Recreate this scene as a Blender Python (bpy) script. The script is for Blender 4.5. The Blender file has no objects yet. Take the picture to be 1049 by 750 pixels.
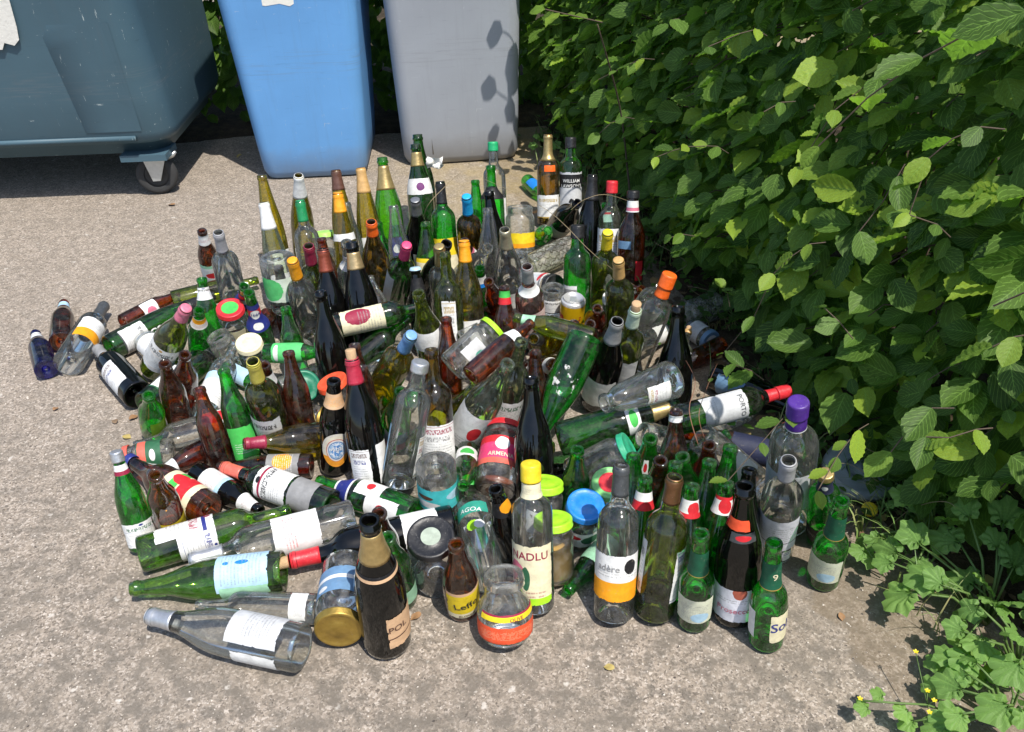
import bpy, bmesh, math, random
from mathutils import Vector, Matrix, noise as mnoise
R=math.radians
sc=bpy.context.scene
C=sc.collection
# ------------------------------------------------------------------ camera, sky, sun, exposure
F_PX,PITCH,CAM_H,ROLL=890.,R(34.2),1.303,R(2.0)
_c,_s=math.cos(PITCH),math.sin(PITCH)
_right,_down,_fwd=Vector((1,0,0)),Vector((0,-_s,-_c)),Vector((0,_c,-_s))
_r2=_right*math.cos(ROLL)+_down*math.sin(ROLL)
_d2=-_right*math.sin(ROLL)+_down*math.cos(ROLL)
cam=bpy.data.cameras.new('camera');cam_o=bpy.data.objects.new('camera',cam);C.objects.link(cam_o)
cam.sensor_width=36;cam.lens=36*F_PX/1049;cam.clip_end=400;cam.clip_start=.02
M=Matrix((( _r2.x,-_d2.x,-_fwd.x),(_r2.y,-_d2.y,-_fwd.y),(_r2.z,-_d2.z,-_fwd.z))).to_4x4()
M.translation=Vector((0,0,CAM_H));cam_o.matrix_world=M
sc.camera=cam_o
SUN_EL,SUN_AZ=R(63),math.atan2(.55,-.835)       # azimuth measured from +Y towards +X
w=bpy.data.worlds.new('World');sc.world=w;w.use_nodes=True
nt=w.node_tree;sky=nt.nodes.new('ShaderNodeTexSky');sky.sky_type='NISHITA';sky.sun_disc=False
sky.sun_elevation=SUN_EL;sky.sun_rotation=SUN_AZ;sky.air_density=1.0;sky.dust_density=1.2
bg=nt.nodes['Background'];bg.inputs[1].default_value=.15;nt.links.new(sky.outputs[0],bg.inputs[0])
sl=bpy.data.lights.new('sun','SUN');sl.energy=4.2;sl.angle=R(.53);sl.color=(1,.95,.87)
so=bpy.data.objects.new('sun',sl);C.objects.link(so)
sd=Vector((math.sin(SUN_AZ)*math.cos(SUN_EL),math.cos(SUN_AZ)*math.cos(SUN_EL),math.sin(SUN_EL)))
so.rotation_euler=sd.to_track_quat('Z','Y').to_euler();so.location=sd*6
vs=sc.view_settings;vs.view_transform='Standard';vs.look='None';vs.gamma=1;vs.exposure=.48
sc.render.engine='CYCLES'
cy=sc.cycles;cy.max_bounces=14;cy.transparent_max_bounces=40;cy.diffuse_bounces=3;cy.glossy_bounces=4;cy.transmission_bounces=6
cy.use_denoising=True;cy.caustics_reflective=False;cy.caustics_refractive=False;cy.sample_clamp_indirect=6
rnd=random.Random(11)

def P(px,py,z=0.):
    """point of the place at height z seen at a pixel of the 1049x750 photograph"""
    d=_fwd+_r2*((px-524.5)/F_PX)+_d2*((py-375)/F_PX)
    return Vector((0,0,CAM_H))+d*((z-CAM_H)/d.z)

# ------------------------------------------------------------------ helpers
def tag(o,label=None,cat=None,group=None,kind=None):
    if label:o['label']=label
    if cat:o['category']=cat
    if group:o['group']=group
    if kind:o['kind']=kind
    return o
def mesh_obj(name,me,mat=None,parent=None):
    o=bpy.data.objects.new(name,me);C.objects.link(o)
    if mat is not None and len(me.materials)==0:me.materials.append(mat)
    if parent is not None:o.parent=parent
    return o
def mk(name,verts,faces,smooth=True,uvs=None):
    me=bpy.data.meshes.new(name);me.from_pydata(verts,[],faces);me.update()
    if smooth:me.polygons.foreach_set('use_smooth',[True]*len(me.polygons))
    if uvs is not None:
        l=me.uv_layers.new(name='UVMap')
        for lp in me.loops:l.data[lp.index].uv=uvs[lp.vertex_index]
    return me
def empty(name,loc=(0,0,0)):
    o=bpy.data.objects.new(name,None);C.objects.link(o);o.location=loc;o.empty_display_size=.03;return o
def tube(V,Fc,pts,rads,n=6,cap=True):
    """append a tapered tube through pts"""
    pts=[Vector(p) for p in pts];b0=len(V)
    for i,p in enumerate(pts):
        t=(pts[min(i+1,len(pts)-1)]-pts[max(i-1,0)]).normalized()
        a=t.cross(Vector((.13,.27,.95)));a=a.normalized() if a.length>1e-4 else Vector((1,0,0));b=t.cross(a)
        r=rads[i] if hasattr(rads,'__len__') else rads
        for k in range(n):
            g=2*math.pi*k/n;V.append(p+a*(r*math.cos(g))+b*(r*math.sin(g)))
    for i in range(len(pts)-1):
        for k in range(n):
            Fc.append((b0+i*n+k,b0+i*n+(k+1)%n,b0+(i+1)*n+(k+1)%n,b0+(i+1)*n+k))
    if cap:
        Fc.append(tuple(b0+k for k in range(n))[::-1]);e=b0+(len(pts)-1)*n;Fc.append(tuple(e+k for k in range(n)))
def lathe(prof,n=28,sqr=None):
    V=[];Fc=[]
    idx=[]
    for r,z in prof:
        if r<1e-6:
            idx.append([len(V)]);V.append((0,0,z))
        else:
            row=[]
            for k in range(n):
                g=2*math.pi*k/n;q=1.
                if sqr and r>sqr:
                    q=.93/((abs(math.cos(g))**6+abs(math.sin(g))**6)**(1/6.))
                row.append(len(V));V.append((r*q*math.sin(g),-r*q*math.cos(g),z))
            idx.append(row)
    for a,b in zip(idx,idx[1:]):
        for k in range(n):
            k2=(k+1)%n
            if len(a)==1 and len(b)==1:continue
            if len(a)==1:Fc.append((a[0],b[k],b[k2]))
            elif len(b)==1:Fc.append((a[k],a[k2],b[0]))
            else:Fc.append((a[k],a[k2],b[k2],b[k]))
    return V,Fc
# ------------------------------------------------------------------ node helpers
class NT:
    def __init__(s,name):
        s.m=bpy.data.materials.new(name);s.m.use_nodes=True;s.t=s.m.node_tree;s.t.nodes.clear()
        s.out=s.n('ShaderNodeOutputMaterial')
    def n(s,typ,**k):
        o=s.t.nodes.new(typ)
        for a,v in k.items():setattr(o,a,v)
        return o
    def l(s,a,b):s.t.links.new(a,b)
    def put(s,sock,v):
        if v is None:return
        if hasattr(v,'is_output'):s.l(v,sock)
        elif isinstance(v,(tuple,list)) and len(v)==3 and sock.type=='RGBA':sock.default_value=(*v,1)
        else:sock.default_value=v
    def math(s,op,a,b=None,c=None,clamp=False):
        o=s.n('ShaderNodeMath',operation=op,use_clamp=clamp)
        for i,v in enumerate((a,b,c)):s.put(o.inputs[i],v)
        return o.outputs[0]
    def mix(s,f,a,b,blend='MIX'):
        o=s.n('ShaderNodeMix',data_type='RGBA',blend_type=blend)
        s.put(o.inputs[0],f);s.put(o.inputs[6],a);s.put(o.inputs[7],b);return o.outputs[2]
    def ramp(s,f,stops,interp='LINEAR'):
        o=s.n('ShaderNodeValToRGB');o.color_ramp.interpolation=interp;e=o.color_ramp.elements
        while len(e)<len(stops):e.new(.5)
        for x,(p,c) in zip(e,stops):
            x.position=p;x.color=(*c,1) if hasattr(c,'__len__') else (c,c,c,1)
        s.put(o.inputs[0],f);return o.outputs[0]
    def noise(s,vec,scale,detail=3,rough=.55):
        o=s.n('ShaderNodeTexNoise');o.inputs['Scale'].default_value=scale;o.inputs['Detail'].default_value=detail
        o.inputs['Roughness'].default_value=rough
        if vec is not None:s.l(vec,o.inputs['Vector'])
        return o.outputs['Fac']
    def vor(s,vec,scale,feature='F1',out='Distance'):
        o=s.n('ShaderNodeTexVoronoi',feature=feature);o.inputs['Scale'].default_value=scale
        if vec is not None:s.l(vec,o.inputs['Vector'])
        return o.outputs[out]
    def coord(s,which='Object'):
        return s.n('ShaderNodeTexCoord').outputs[which]
    def bump(s,h,strength=.3,dist=.01):
        o=s.n('ShaderNodeBump');o.inputs['Strength'].default_value=strength;o.inputs['Distance'].default_value=dist
        s.put(o.inputs['Height'],h);return o.outputs[0]
    def pbr(s,col,rough=.6,metal=0.,normal=None,spec=None,**k):
        o=s.n('ShaderNodeBsdfPrincipled');s.put(o.inputs['Base Color'],col);s.put(o.inputs['Roughness'],rough)
        s.put(o.inputs['Metallic'],metal);s.put(o.inputs['Normal'],normal)
        if spec is not None:o.inputs['Specular IOR Level'].default_value=spec
        for a,v in k.items():s.put(o.inputs[a.replace('_',' ')],v)
        return o.outputs[0]
    def done(s,sh):s.l(sh,s.out.inputs[0]);return s.m
COL=dict(white=(.74,.74,.72),whitel=(.70,.70,.76),whiteg=(.62,.74,.58),cream=(.74,.68,.46),creamg=(.66,.68,.52),beige=(.50,.42,.27),
 pink=(.62,.16,.24),pinkr=(.72,.05,.16),pinkw=(.74,.56,.52),dpink=(.55,.16,.22),red=(.60,.02,.03),redm=(.42,.02,.05),redor=(.78,.09,.03),dred=(.28,.015,.05),
 salmon=(.72,.13,.09),orange=(.85,.34,.01),orange2=(.85,.13,.01),peach=(.68,.44,.26),yellow=(.80,.60,.02),ygold=(.55,.48,.08),
 gold=(.42,.28,.06),lime=(.36,.72,.02),lime2=(.38,.70,.12),lgreen=(.36,.42,.34),lgreen2=(.16,.66,.05),mint=(.36,.66,.44),mint2=(.24,.62,.20),mintw=(.66,.74,.62),mintg=(.10,.52,.16),
 green=(.06,.46,.08),green2=(.01,.24,.08),green3=(.01,.36,.13),teal=(.03,.30,.22),teal2=(.02,.34,.18),turq=(.06,.50,.52),dgreen=(.03,.12,.06),dgreen2=(.01,.18,.10),dgreen3=(.01,.10,.05),
 navy=(.02,.03,.20),navyk=(.02,.025,.06),blue=(.01,.20,.62),skyb=(.16,.34,.62),skyb2=(.01,.36,.72),lblue=(.42,.62,.76),steel=(.14,.26,.42),
 grey=(.26,.26,.26),lgrey=(.56,.57,.58),dgrey=(.055,.06,.065),black=(.012,.012,.014),silver=(.55,.56,.58),silverd=(.28,.29,.30),steelg=(.36,.36,.38),
 purple=(.16,.04,.16),purple2=(.07,.02,.24),tan=(.55,.33,.12),copper=(.40,.10,.06),brown=(.10,.04,.025),bronze=(.22,.11,.05),
 goldf=(.52,.38,.16),goldf2=(.55,.40,.20),goldf3=(.66,.60,.42),honey=(.62,.36,.06),rust=(.16,.04,.015))
METAL={'gold','silver','silverd','goldf','goldf2','goldf3','copper','bronze'}
_mc={}
def paint(key):
    """foil, lid and cap paint: a little worn and creased"""
    k='p_'+key
    if k in _mc:return _mc[k]
    t=NT('paint_'+key);co=t.coord();c=COL[key]
    f=t.noise(co,90,4);f2=t.noise(co,420,2)
    col=t.mix(t.ramp(f,[(.35,0.),(.75,1.)]),tuple(x*.82 for x in c),tuple(min(1,x*1.1+.01) for x in c))
    col=t.mix(t.ramp(f2,[(.66,0.),(.76,.55)]),col,(.42,.40,.37))
    col=t.mix(t.ramp(t.noise(co,25,5,.75),[(.58,0.),(.68,.3)]),col,tuple(x*.45+.05 for x in c))
    return _mc.setdefault(k,t.done(t.pbr(col,.42,.75 if key in METAL else 0.,t.bump(t.noise(co,160,2),.25,.002))))
def label_mat(spec,worn=False):
    key_=spec
    spec=spec.split('@')[0]
    key_=(key_,worn)
    if key_ in _mc:return _mc[key_]
    parts=spec.split(';');base=parts[0]
    t=NT('label_print');uv=t.coord('UV');sep=t.n('ShaderNodeSeparateXYZ');t.l(uv,sep.inputs[0]);u,v=sep.outputs[0],sep.outputs[1]
    if base in('clearprint','greenprint'):
        col=COL['white']
    elif base=='abb':
        du=t.math('MULTIPLY',t.math('SUBTRACT',u,.5),2);dv=t.math('MULTIPLY',t.math('SUBTRACT',v,.5),2)
        r=t.math('SQRT',t.math('ADD',t.math('MULTIPLY',du,du),t.math('MULTIPLY',dv,dv)))
        col=t.ramp(r,[(0,(.10,.26,.55)),(.34,(.30,.45,.62)),(.5,(.10,.2,.42)),(.55,(.7,.66,.6)),(.64,(.5,.06,.04)),(.68,(.7,.64,.5)),(.86,(.62,.58,.5))],'CONSTANT')
        col=t.mix(t.math('MULTIPLY',t.math('LESS_THAN',v,.32),t.math('GREATER_THAN',r,.66)),col,(.85,.33,.03))
        col=t.mix(t.math('MULTIPLY',t.ramp(t.noise(uv,14,2),[(.52,0.),(.56,1.)]),t.math('LESS_THAN',r,.5)),col,(.72,.74,.78))
    else:col=t.mix(0.,COL[base],COL[base])
    for p in parts[1:]:
        a=p.split(':')
        if a[0]=='b':
            f=t.math('MULTIPLY',t.math('GREATER_THAN',v,float(a[2])),t.math('LESS_THAN',v,float(a[3])))
            col=t.mix(f,col,COL[a[1]])
        elif a[0]=='e':
            du=t.math('DIVIDE',t.math('SUBTRACT',u,float(a[2])),float(a[4]));dv=t.math('DIVIDE',t.math('SUBTRACT',v,float(a[3])),float(a[5]))
            rr=t.math('ADD',t.math('MULTIPLY',du,du),t.math('MULTIPLY',dv,dv))
            rr=t.math('ADD',rr,t.math('MULTIPLY',t.math('SUBTRACT',t.noise(uv,9,2),.5),.45))
            col=t.mix(t.math('LESS_THAN',rr,1.),col,COL[a[1]])
        elif a[0]=='T':      # a line of bold print
            cv=t.n('ShaderNodeCombineXYZ');t.l(t.math('MULTIPLY',u,46.),cv.inputs[0]);t.l(t.math('MULTIPLY',v,16.),cv.inputs[1]);cv.inputs[2].default_value=float(a[2])*9
            f=t.math('MULTIPLY',t.math('GREATER_THAN',v,float(a[2])),t.math('LESS_THAN',v,float(a[3])))
            f=t.math('MULTIPLY',t.math('MULTIPLY',f,t.math('GREATER_THAN',t.noise(cv.outputs[0],1.,2),.48)),t.math('LESS_THAN',t.math('ABSOLUTE',t.math('SUBTRACT',u,.5)),float(a[4])))
            col=t.mix(t.math('MULTIPLY',f,.85),col,COL[a[1]])
        elif a[0]=='K':      # bar code
            cv=t.n('ShaderNodeCombineXYZ');t.l(t.math('MULTIPLY',u,150.),cv.inputs[0])
            f=t.math('GREATER_THAN',t.noise(cv.outputs[0],1.,1),.5)
            for lo,hi,w_ in((float(a[2]),float(a[3]),u),(float(a[4]),float(a[5]),v)):f=t.math('MULTIPLY',f,t.math('MULTIPLY',t.math('GREATER_THAN',w_,lo),t.math('LESS_THAN',w_,hi)))
            col=t.mix(f,col,COL[a[1]])
        elif a[0]=='l':
            v0,v1=float(a[2]),float(a[3]);N=15.
            ln=t.math('LESS_THAN',t.math('FRACT',t.math('MULTIPLY',v,N)),.42)
            cv=t.n('ShaderNodeCombineXYZ');t.l(t.math('MULTIPLY',u,52.),cv.inputs[0]);t.l(t.math('MULTIPLY',t.math('FLOOR',t.math('MULTIPLY',v,N)),7.3),cv.inputs[1])
            wd=t.math('GREATER_THAN',t.noise(cv.outputs[0],1.,1),.47)
            rg=t.math('MULTIPLY',t.math('GREATER_THAN',v,v0),t.math('LESS_THAN',v,v1))
            mg=t.math('LESS_THAN',t.math('ABSOLUTE',t.math('SUBTRACT',u,.5)),.34)
            f=t.math('MULTIPLY',t.math('MULTIPLY',ln,wd),t.math('MULTIPLY',rg,mg))
            col=t.mix(t.math('MULTIPLY',f,.55),col,COL[a[1]])
    co=t.coord()
    d=t.ramp(t.noise(co,60,4,.65),[(.3,.78),(.62,1.)])
    col=t.mix(1.,col,d,'MULTIPLY')
    col=t.mix(t.ramp(t.noise(co,130,4,.7),[(.60,0.),(.72,.35)]),col,(.30,.26,.20))
    sh=t.pbr(col,.6,0.,t.bump(t.math('ADD',t.noise(co,38,3),t.noise(co,9,2)),.55,.003),spec=.35)
    # paper worn away along its edges
    ed=t.math('MINIMUM',t.math('MINIMUM',u,t.math('SUBTRACT',1.,u)),t.math('MINIMUM',v,t.math('SUBTRACT',1.,v)))
    wear=t.math('LESS_THAN',ed,t.math('MULTIPLY',t.math('SUBTRACT',t.noise(co,55,4,.7),.52),.22))
    trw=t.n('ShaderNodeBsdfTransparent');mw=t.n('ShaderNodeMixShader');t.l(wear,mw.inputs[0]);t.l(sh,mw.inputs[1]);t.l(trw.outputs[0],mw.inputs[2])
    if worn:sh=mw.outputs[0]
    if base in('clearprint','greenprint'):
        tr=t.n('ShaderNodeBsdfTransparent');mx=t.n('ShaderNodeMixShader')
        if base=='greenprint':m=t.ramp(t.noise(uv,2.6,4,.65),[(.54,0.),(.58,.7)])
        else:
            m=0.
            for p in parts[1:]:
                a=p.split(':')
                du=t.math('DIVIDE',t.math('SUBTRACT',u,float(a[2])),float(a[4]));dv=t.math('DIVIDE',t.math('SUBTRACT',v,float(a[3])),float(a[5]))
                rr=t.math('ADD',t.math('ADD',t.math('MULTIPLY',du,du),t.math('MULTIPLY',dv,dv)),t.math('MULTIPLY',t.math('SUBTRACT',t.noise(uv,9,2),.5),.9))
                m=t.math('MAXIMUM',m,t.math('LESS_THAN',rr,1.))
        t.put(mx.inputs[0],m);t.l(tr.outputs[0],mx.inputs[1]);t.l(sh,mx.inputs[2]);sh=mx.outputs[0]
    return _mc.setdefault(key_,t.done(sh))
# per-wall transmission of each glass
GLASS=dict(G=(.15,.84,.15),G2=(.36,.88,.12),GD=(.18,.54,.10),GO=(.60,.70,.10),GY=(.80,.72,.06),GL=(.52,.78,.20),BR=(.66,.27,.03),AM=(.80,.42,.03),
 BK=(.022,.030,.014),OB=(.64,.48,.08),C=(.97,.98,.97),CJ=(.97,.98,.97),CG=(.84,.90,.74),BL=(.02,.03,.60),RO=(.95,.68,.64),GR=(.62,.68,.50),GT=(.06,.66,.13),NV=(.03,.05,.12),DG=(.10,.10,.10),DU=(.86,.90,.80))
GLOW=dict(C=.045,CJ=.08,CG=.05,RO=.05,DU=.1,GR=.06,G=.09,G2=.09,GD=.05,GO=.06,GY=.08,GL=.07,BR=.05,AM=.07,GT=.11,BL=.18,OB=.05)
def glass(key):
    k='g_'+key
    if k in _mc:return _mc[k]
    t=NT('glass_'+key);c=GLASS[key];co=t.coord()
    lw=t.n('ShaderNodeLayerWeight');lw.inputs[0].default_value=.5
    pw=lambda e:tuple(x**e for x in c)
    clear=key in('C','CJ','CG','RO','DU')
    col=t.ramp(lw.outputs['Facing'],[(0,pw(1.)),(.22,pw(1.15)),(.45,pw(1.7)),(.65,pw(2.6 if not clear else 3)),(.82,pw(4.5 if not clear else 9)),(1.,pw(8 if not clear else 30))])  # edges tinted deeper: wall absorption plus a stand-in for refraction
    info=t.n('ShaderNodeObjectInfo').outputs['Random']
    # grime: dried dust, splashes; heavier on jars to whiten them like reflections
    gr=t.ramp(t.noise(co,38,6,.7),[(.45,0.),(.8,1.)])
    oi=t.n('ShaderNodeVectorMath',operation='ADD');t.l(co,oi.inputs[0]);t.l(info,oi.inputs[1])
    nm=t.bump(t.noise(oi.outputs[0],18,1),.07,.004)
    tr=t.n('ShaderNodeBsdfTransparent');t.l(col,tr.inputs[0])
    gl=t.n('ShaderNodeBsdfGlossy');gl.inputs['Roughness'].default_value=.045;gl.inputs['Color'].default_value=(.95,.97,.97,1);t.l(nm,gl.inputs['Normal'])
    fr=t.n('ShaderNodeFresnel');fr.inputs[0].default_value=1.5;t.l(nm,fr.inputs['Normal'])
    m1=t.n('ShaderNodeMixShader');t.l(t.math('MULTIPLY',fr.outputs[0],1.3 if key not in('BK','NV') else 1.05,clamp=True),m1.inputs[0]);t.l(tr.outputs[0],m1.inputs[1]);t.l(gl.outputs[0],m1.inputs[2])
    sh=m1.outputs[0]
    if key in GLOW:      # tinted translucency standing in for light refracted inside the bottle
        ts=t.n('ShaderNodeBsdfTranslucent');ts.inputs[0].default_value=(*[x**.8 for x in c],1)
        mg=t.n('ShaderNodeMixShader');mg.inputs[0].default_value=GLOW[key];t.l(sh,mg.inputs[1]);t.l(ts.outputs[0],mg.inputs[2]);sh=mg.outputs[0]
    df=t.n('ShaderNodeBsdfDiffuse');df.inputs[0].default_value=(.66,.63,.58,1)
    m2=t.n('ShaderNodeMixShader');t.l(t.math('MULTIPLY_ADD',gr,(.5 if key=='DU' else .20 if key=='CJ' else .085 if clear else .007 if key in('BK','NV','DG') else .06),(.10 if key=='DU' else .02 if key=='CJ' else .010 if clear else .003)),m2.inputs[0]);t.l(sh,m2.inputs[1]);t.l(df.outputs[0],m2.inputs[2])
    return _mc.setdefault(k,t.done(m2.outputs[0]))
def plain(name,col,rough=.6,metal=0.,nscale=40,amt=.25,bump=.2):
    if name in _mc:return _mc[name]
    t=NT(name);co=t.coord();f=t.noise(co,nscale,5,.6)
    c=t.mix(f,tuple(x*(1-amt) for x in col),tuple(min(1,x*(1+amt)) for x in col))
    return _mc.setdefault(name,t.done(t.pbr(c,rough,metal,t.bump(t.noise(co,nscale*3,3),bump,.003))))
# ------------------------------------------------------------------ ground
def ground_mat():
    t=NT('weathered_concrete');co=t.coord()
    big=t.noise(co,1.3,4,.6);mid=t.noise(co,9,5,.62)
    wv=t.n('ShaderNodeVectorMath',operation='MULTIPLY_ADD');wn=t.n('ShaderNodeTexNoise');wn.inputs['Scale'].default_value=160;t.l(co,wn.inputs['Vector']);t.l(wn.outputs['Color'],wv.inputs[0]);wv.inputs[1].default_value=(.009,.009,.009);t.l(co,wv.inputs[2])
    grain=t.vor(wv.outputs[0],250,'F1','Color');gs=t.n('ShaderNodeSeparateColor');t.l(grain,gs.inputs[0])
    g2=t.vor(co,330,'F1','Color');gs2=t.n('ShaderNodeSeparateColor');t.l(g2,gs2.inputs[0])
    col=t.mix(t.ramp(big,[(.35,0.),(.65,1.)]),(.265,.222,.178),(.325,.272,.218))
    st=t.ramp(gs.outputs[0],[(0,(.06,.05,.042)),(.2,(.21,.172,.135)),(.5,(.31,.26,.207)),(.8,(.41,.345,.285)),(1,(.60,.53,.46))])
    col=t.mix(.74,col,st)
    col=t.mix(t.ramp(gs2.outputs[1],[(.72,0.),(.86,.5)]),col,(.17,.15,.125))
    col=t.mix(t.ramp(t.noise(co,55,4,.7),[(.55,0.),(.72,.45)]),col,(.20,.175,.15))
    # dark lichen blotches, denser towards the front
    sep=t.n('ShaderNodeSeparateXYZ');t.l(co,sep.inputs[0])
    front=t.ramp(t.math('MULTIPLY',sep.outputs[1],.4),[(.3,1.),(.75,.35)])
    bl=t.noise(co,26,4,.6)
    blm=t.math('MULTIPLY',t.ramp(bl,[(.47,0.),(.60,1.)]),t.math('MULTIPLY',front,.8))
    col=t.mix(blm,col,(.115,.102,.086))
    bl2=t.ramp(t.noise(co,6.5,5,.65),[(.42,0.),(.66,1.)])
    col=t.mix(t.math('MULTIPLY',bl2,t.math('MULTIPLY',front,.5)),col,(.175,.15,.12))
    bl3=t.ramp(t.noise(co,2.1,4,.55),[(.40,0.),(.58,1.)])
    col=t.mix(t.math('MULTIPLY',bl3,t.math('MULTIPLY',front,.42)),col,(.19,.165,.135))
    # pale lichen flecks
    col=t.mix(t.ramp(t.noise(co,34,3,.5),[(.67,0.),(.72,.55)]),col,(.62,.58,.52))
    # brown soil washed out along the hedge side
    hd=t.math('ADD',t.math('ADD',sep.outputs[0],t.math('MULTIPLY',sep.outputs[1],.28)),t.math('MULTIPLY',mid,.25))
    col=t.mix(t.ramp(hd,[(.98,0.),(1.25,.42)]),col,(.17,.125,.075))
    # mossy yellow by the bins
    mm=t.math('MULTIPLY',t.ramp(sep.outputs[1],[(0,0),(1,1)]),1.)
    ys=t.math('MULTIPLY',t.ramp(t.math('MULTIPLY',sep.outputs[1],.25),[(.66,0.),(.78,1.)]),t.ramp(t.math('ADD',sep.outputs[0],.6),[(.0,0.),(.45,1.)]))
    col=t.mix(t.math('MULTIPLY',ys,t.ramp(mid,[(.4,.15),(.7,.6)])),col,(.36,.27,.10))
    h=t.math('ADD',t.math('MULTIPLY',gs.outputs[0],.6),t.math('MULTIPLY',t.noise(co,70,4,.7),1.2))
    return t.done(t.pbr(col,.92,0.,t.bump(h,.55,.004),spec=.25))
MG=ground_mat()
V=[];Fc=[];nx=60
for j in range(nx+1):
    for i in range(nx+1):
        x=-9+18*i/nx;y=-6+22*j/nx
        V.append((x,y,.003*mnoise.noise(Vector((x*.5,y*.5,0))) if False else 0.))
for j in range(nx):
    for i in range(nx):
        a=j*(nx+1)+i;Fc.append((a,a+1,a+nx+2,a+nx+1))
g=mesh_obj('concrete_ground',mk('concrete_ground',V,Fc),MG)
tag(g,'pale weathered concrete ground with exposed gravel grain and dark spots','ground',kind='structure')
# soil bank under the hedge: a low mound whose edge follows the hedge line
HL=[P(572,150),P(622,200),P(672,258),P(748,362),P(845,462),Vector((.80,1.25,0)),Vector((.93,1.0,0)),Vector((1.08,.7,0))]
HL=[Vector((.26,4.6,0)),Vector((.22,3.95,0))]+HL+[Vector((1.2,.3,0)),Vector((1.4,-1.5,0))]
def hline(s):
    """point on the hedge foot line, s in metres from the back"""
    for a,b in zip(HL,HL[1:]):
        d=(b-a).length
        if s<=d or b is HL[-1]:
            return a+(b-a)*(s/d),Vector((-(b-a).y,(b-a).x,0)).normalized()*-1
        s-=d
HLEN=sum((b-a).length for a,b in zip(HL,HL[1:]))
def hpt(s):
    p,nrm=hline(s)
    if nrm.x>0:nrm=-nrm
    return p,nrm
V=[];Fc=[];ns=90;nr=9
for i in range(ns+1):
    p,nm=hpt(HLEN*i/ns)
    for j in range(nr+1):
        f=j/nr;d=-.03+f*f*2.2
        w_=.03*mnoise.noise(Vector((p.x*9,p.y*9,j)))
        q=p-nm*(d+w_*(1 if j<3 else .3))
        z=.002+min(.10,.35*max(0,d+.03))*(.75+.5*mnoise.noise(Vector((q.x*6,q.y*6,3.))))
        V.append((q.x,q.y,max(.0015,z) if j else -.004))
for i in range(ns):
    for j in range(nr):
        a=i*(nr+1)+j;Fc.append((a,a+1,a+nr+2,a+nr+1))
t=NT('soil');co=t.coord();f=t.noise(co,22,6,.7)
MS=t.done(t.pbr(t.ramp(f,[(.3,(.02,.016,.010)),(.5,(.05,.036,.02)),(.75,(.10,.075,.045))]),.95,0.,t.bump(t.noise(co,60,5,.7),.8,.02),spec=.2))
tag(mesh_obj('soil_bank',mk('soil_bank',V,Fc),MS),'dark soil bank under the hedge on the right','soil',kind='structure')

V=[];Fc=[]  # dark soil laid to stand in for shade in the gaps behind the bins
for j in range(9):
    for i in range(41):
        x=-4.2+4.75*i/40;y=3.72+.10*mnoise.noise(Vector((x*3,0,0)))+j*.35
        V.append((x,y,-.004 if j==0 else .004+.03*min(1,j*.5)*(1+mnoise.noise(Vector((x*5,y*5,0))))))
for j in range(8):
    for i in range(40):a=j*41+i;Fc.append((a,a+1,a+42,a+41))
tag(mesh_obj('soil_shade_strip',mk('soil_shade_strip',V,Fc),MS),'dark soil strip standing in for shade under the hedge behind the bins','soil',kind='structure')
# ------------------------------------------------------------------ bins
def loft(levels,n=7):
    """levels: (z,cx,cy,half width,half depth,corner radius[,slant])"""
    V=[];Fc=[];m=4*(n+1)
    for z,cx,cy_,hw,hd,cr in levels:
        for q,(sx,sy) in enumerate(((1,-1),(1,1),(-1,1),(-1,-1))):
            for k in range(n+1):
                a=math.pi/2*(k/n)+(-math.pi/2+q*math.pi/2)
                V.append((cx+sx*(hw-cr)+cr*math.cos(a),cy_+sy*(hd-cr)+cr*math.sin(a),z))
    for i in range(len(levels)-1):
        for k in range(m):Fc.append((i*m+k,i*m+(k+1)%m,(i+1)*m+(k+1)%m,(i+1)*m+k))
    Fc.append(tuple(range(m))[::-1]);e=(len(levels)-1)*m;Fc.append(tuple(e+k for k in range(m)))
    return V,Fc
def box(V,Fc,c,h):
    b=len(V)
    for sx in(-1,1):
        for sy in(-1,1):
            for sz in(-1,1):V.append((c[0]+sx*h[0],c[1]+sy*h[1],c[2]+sz*h[2]))
    for f in((0,1,3,2),(4,6,7,5),(0,4,5,1),(2,3,7,6),(0,2,6,4),(1,5,7,3)):Fc.append(tuple(b+i for i in f))
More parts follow.
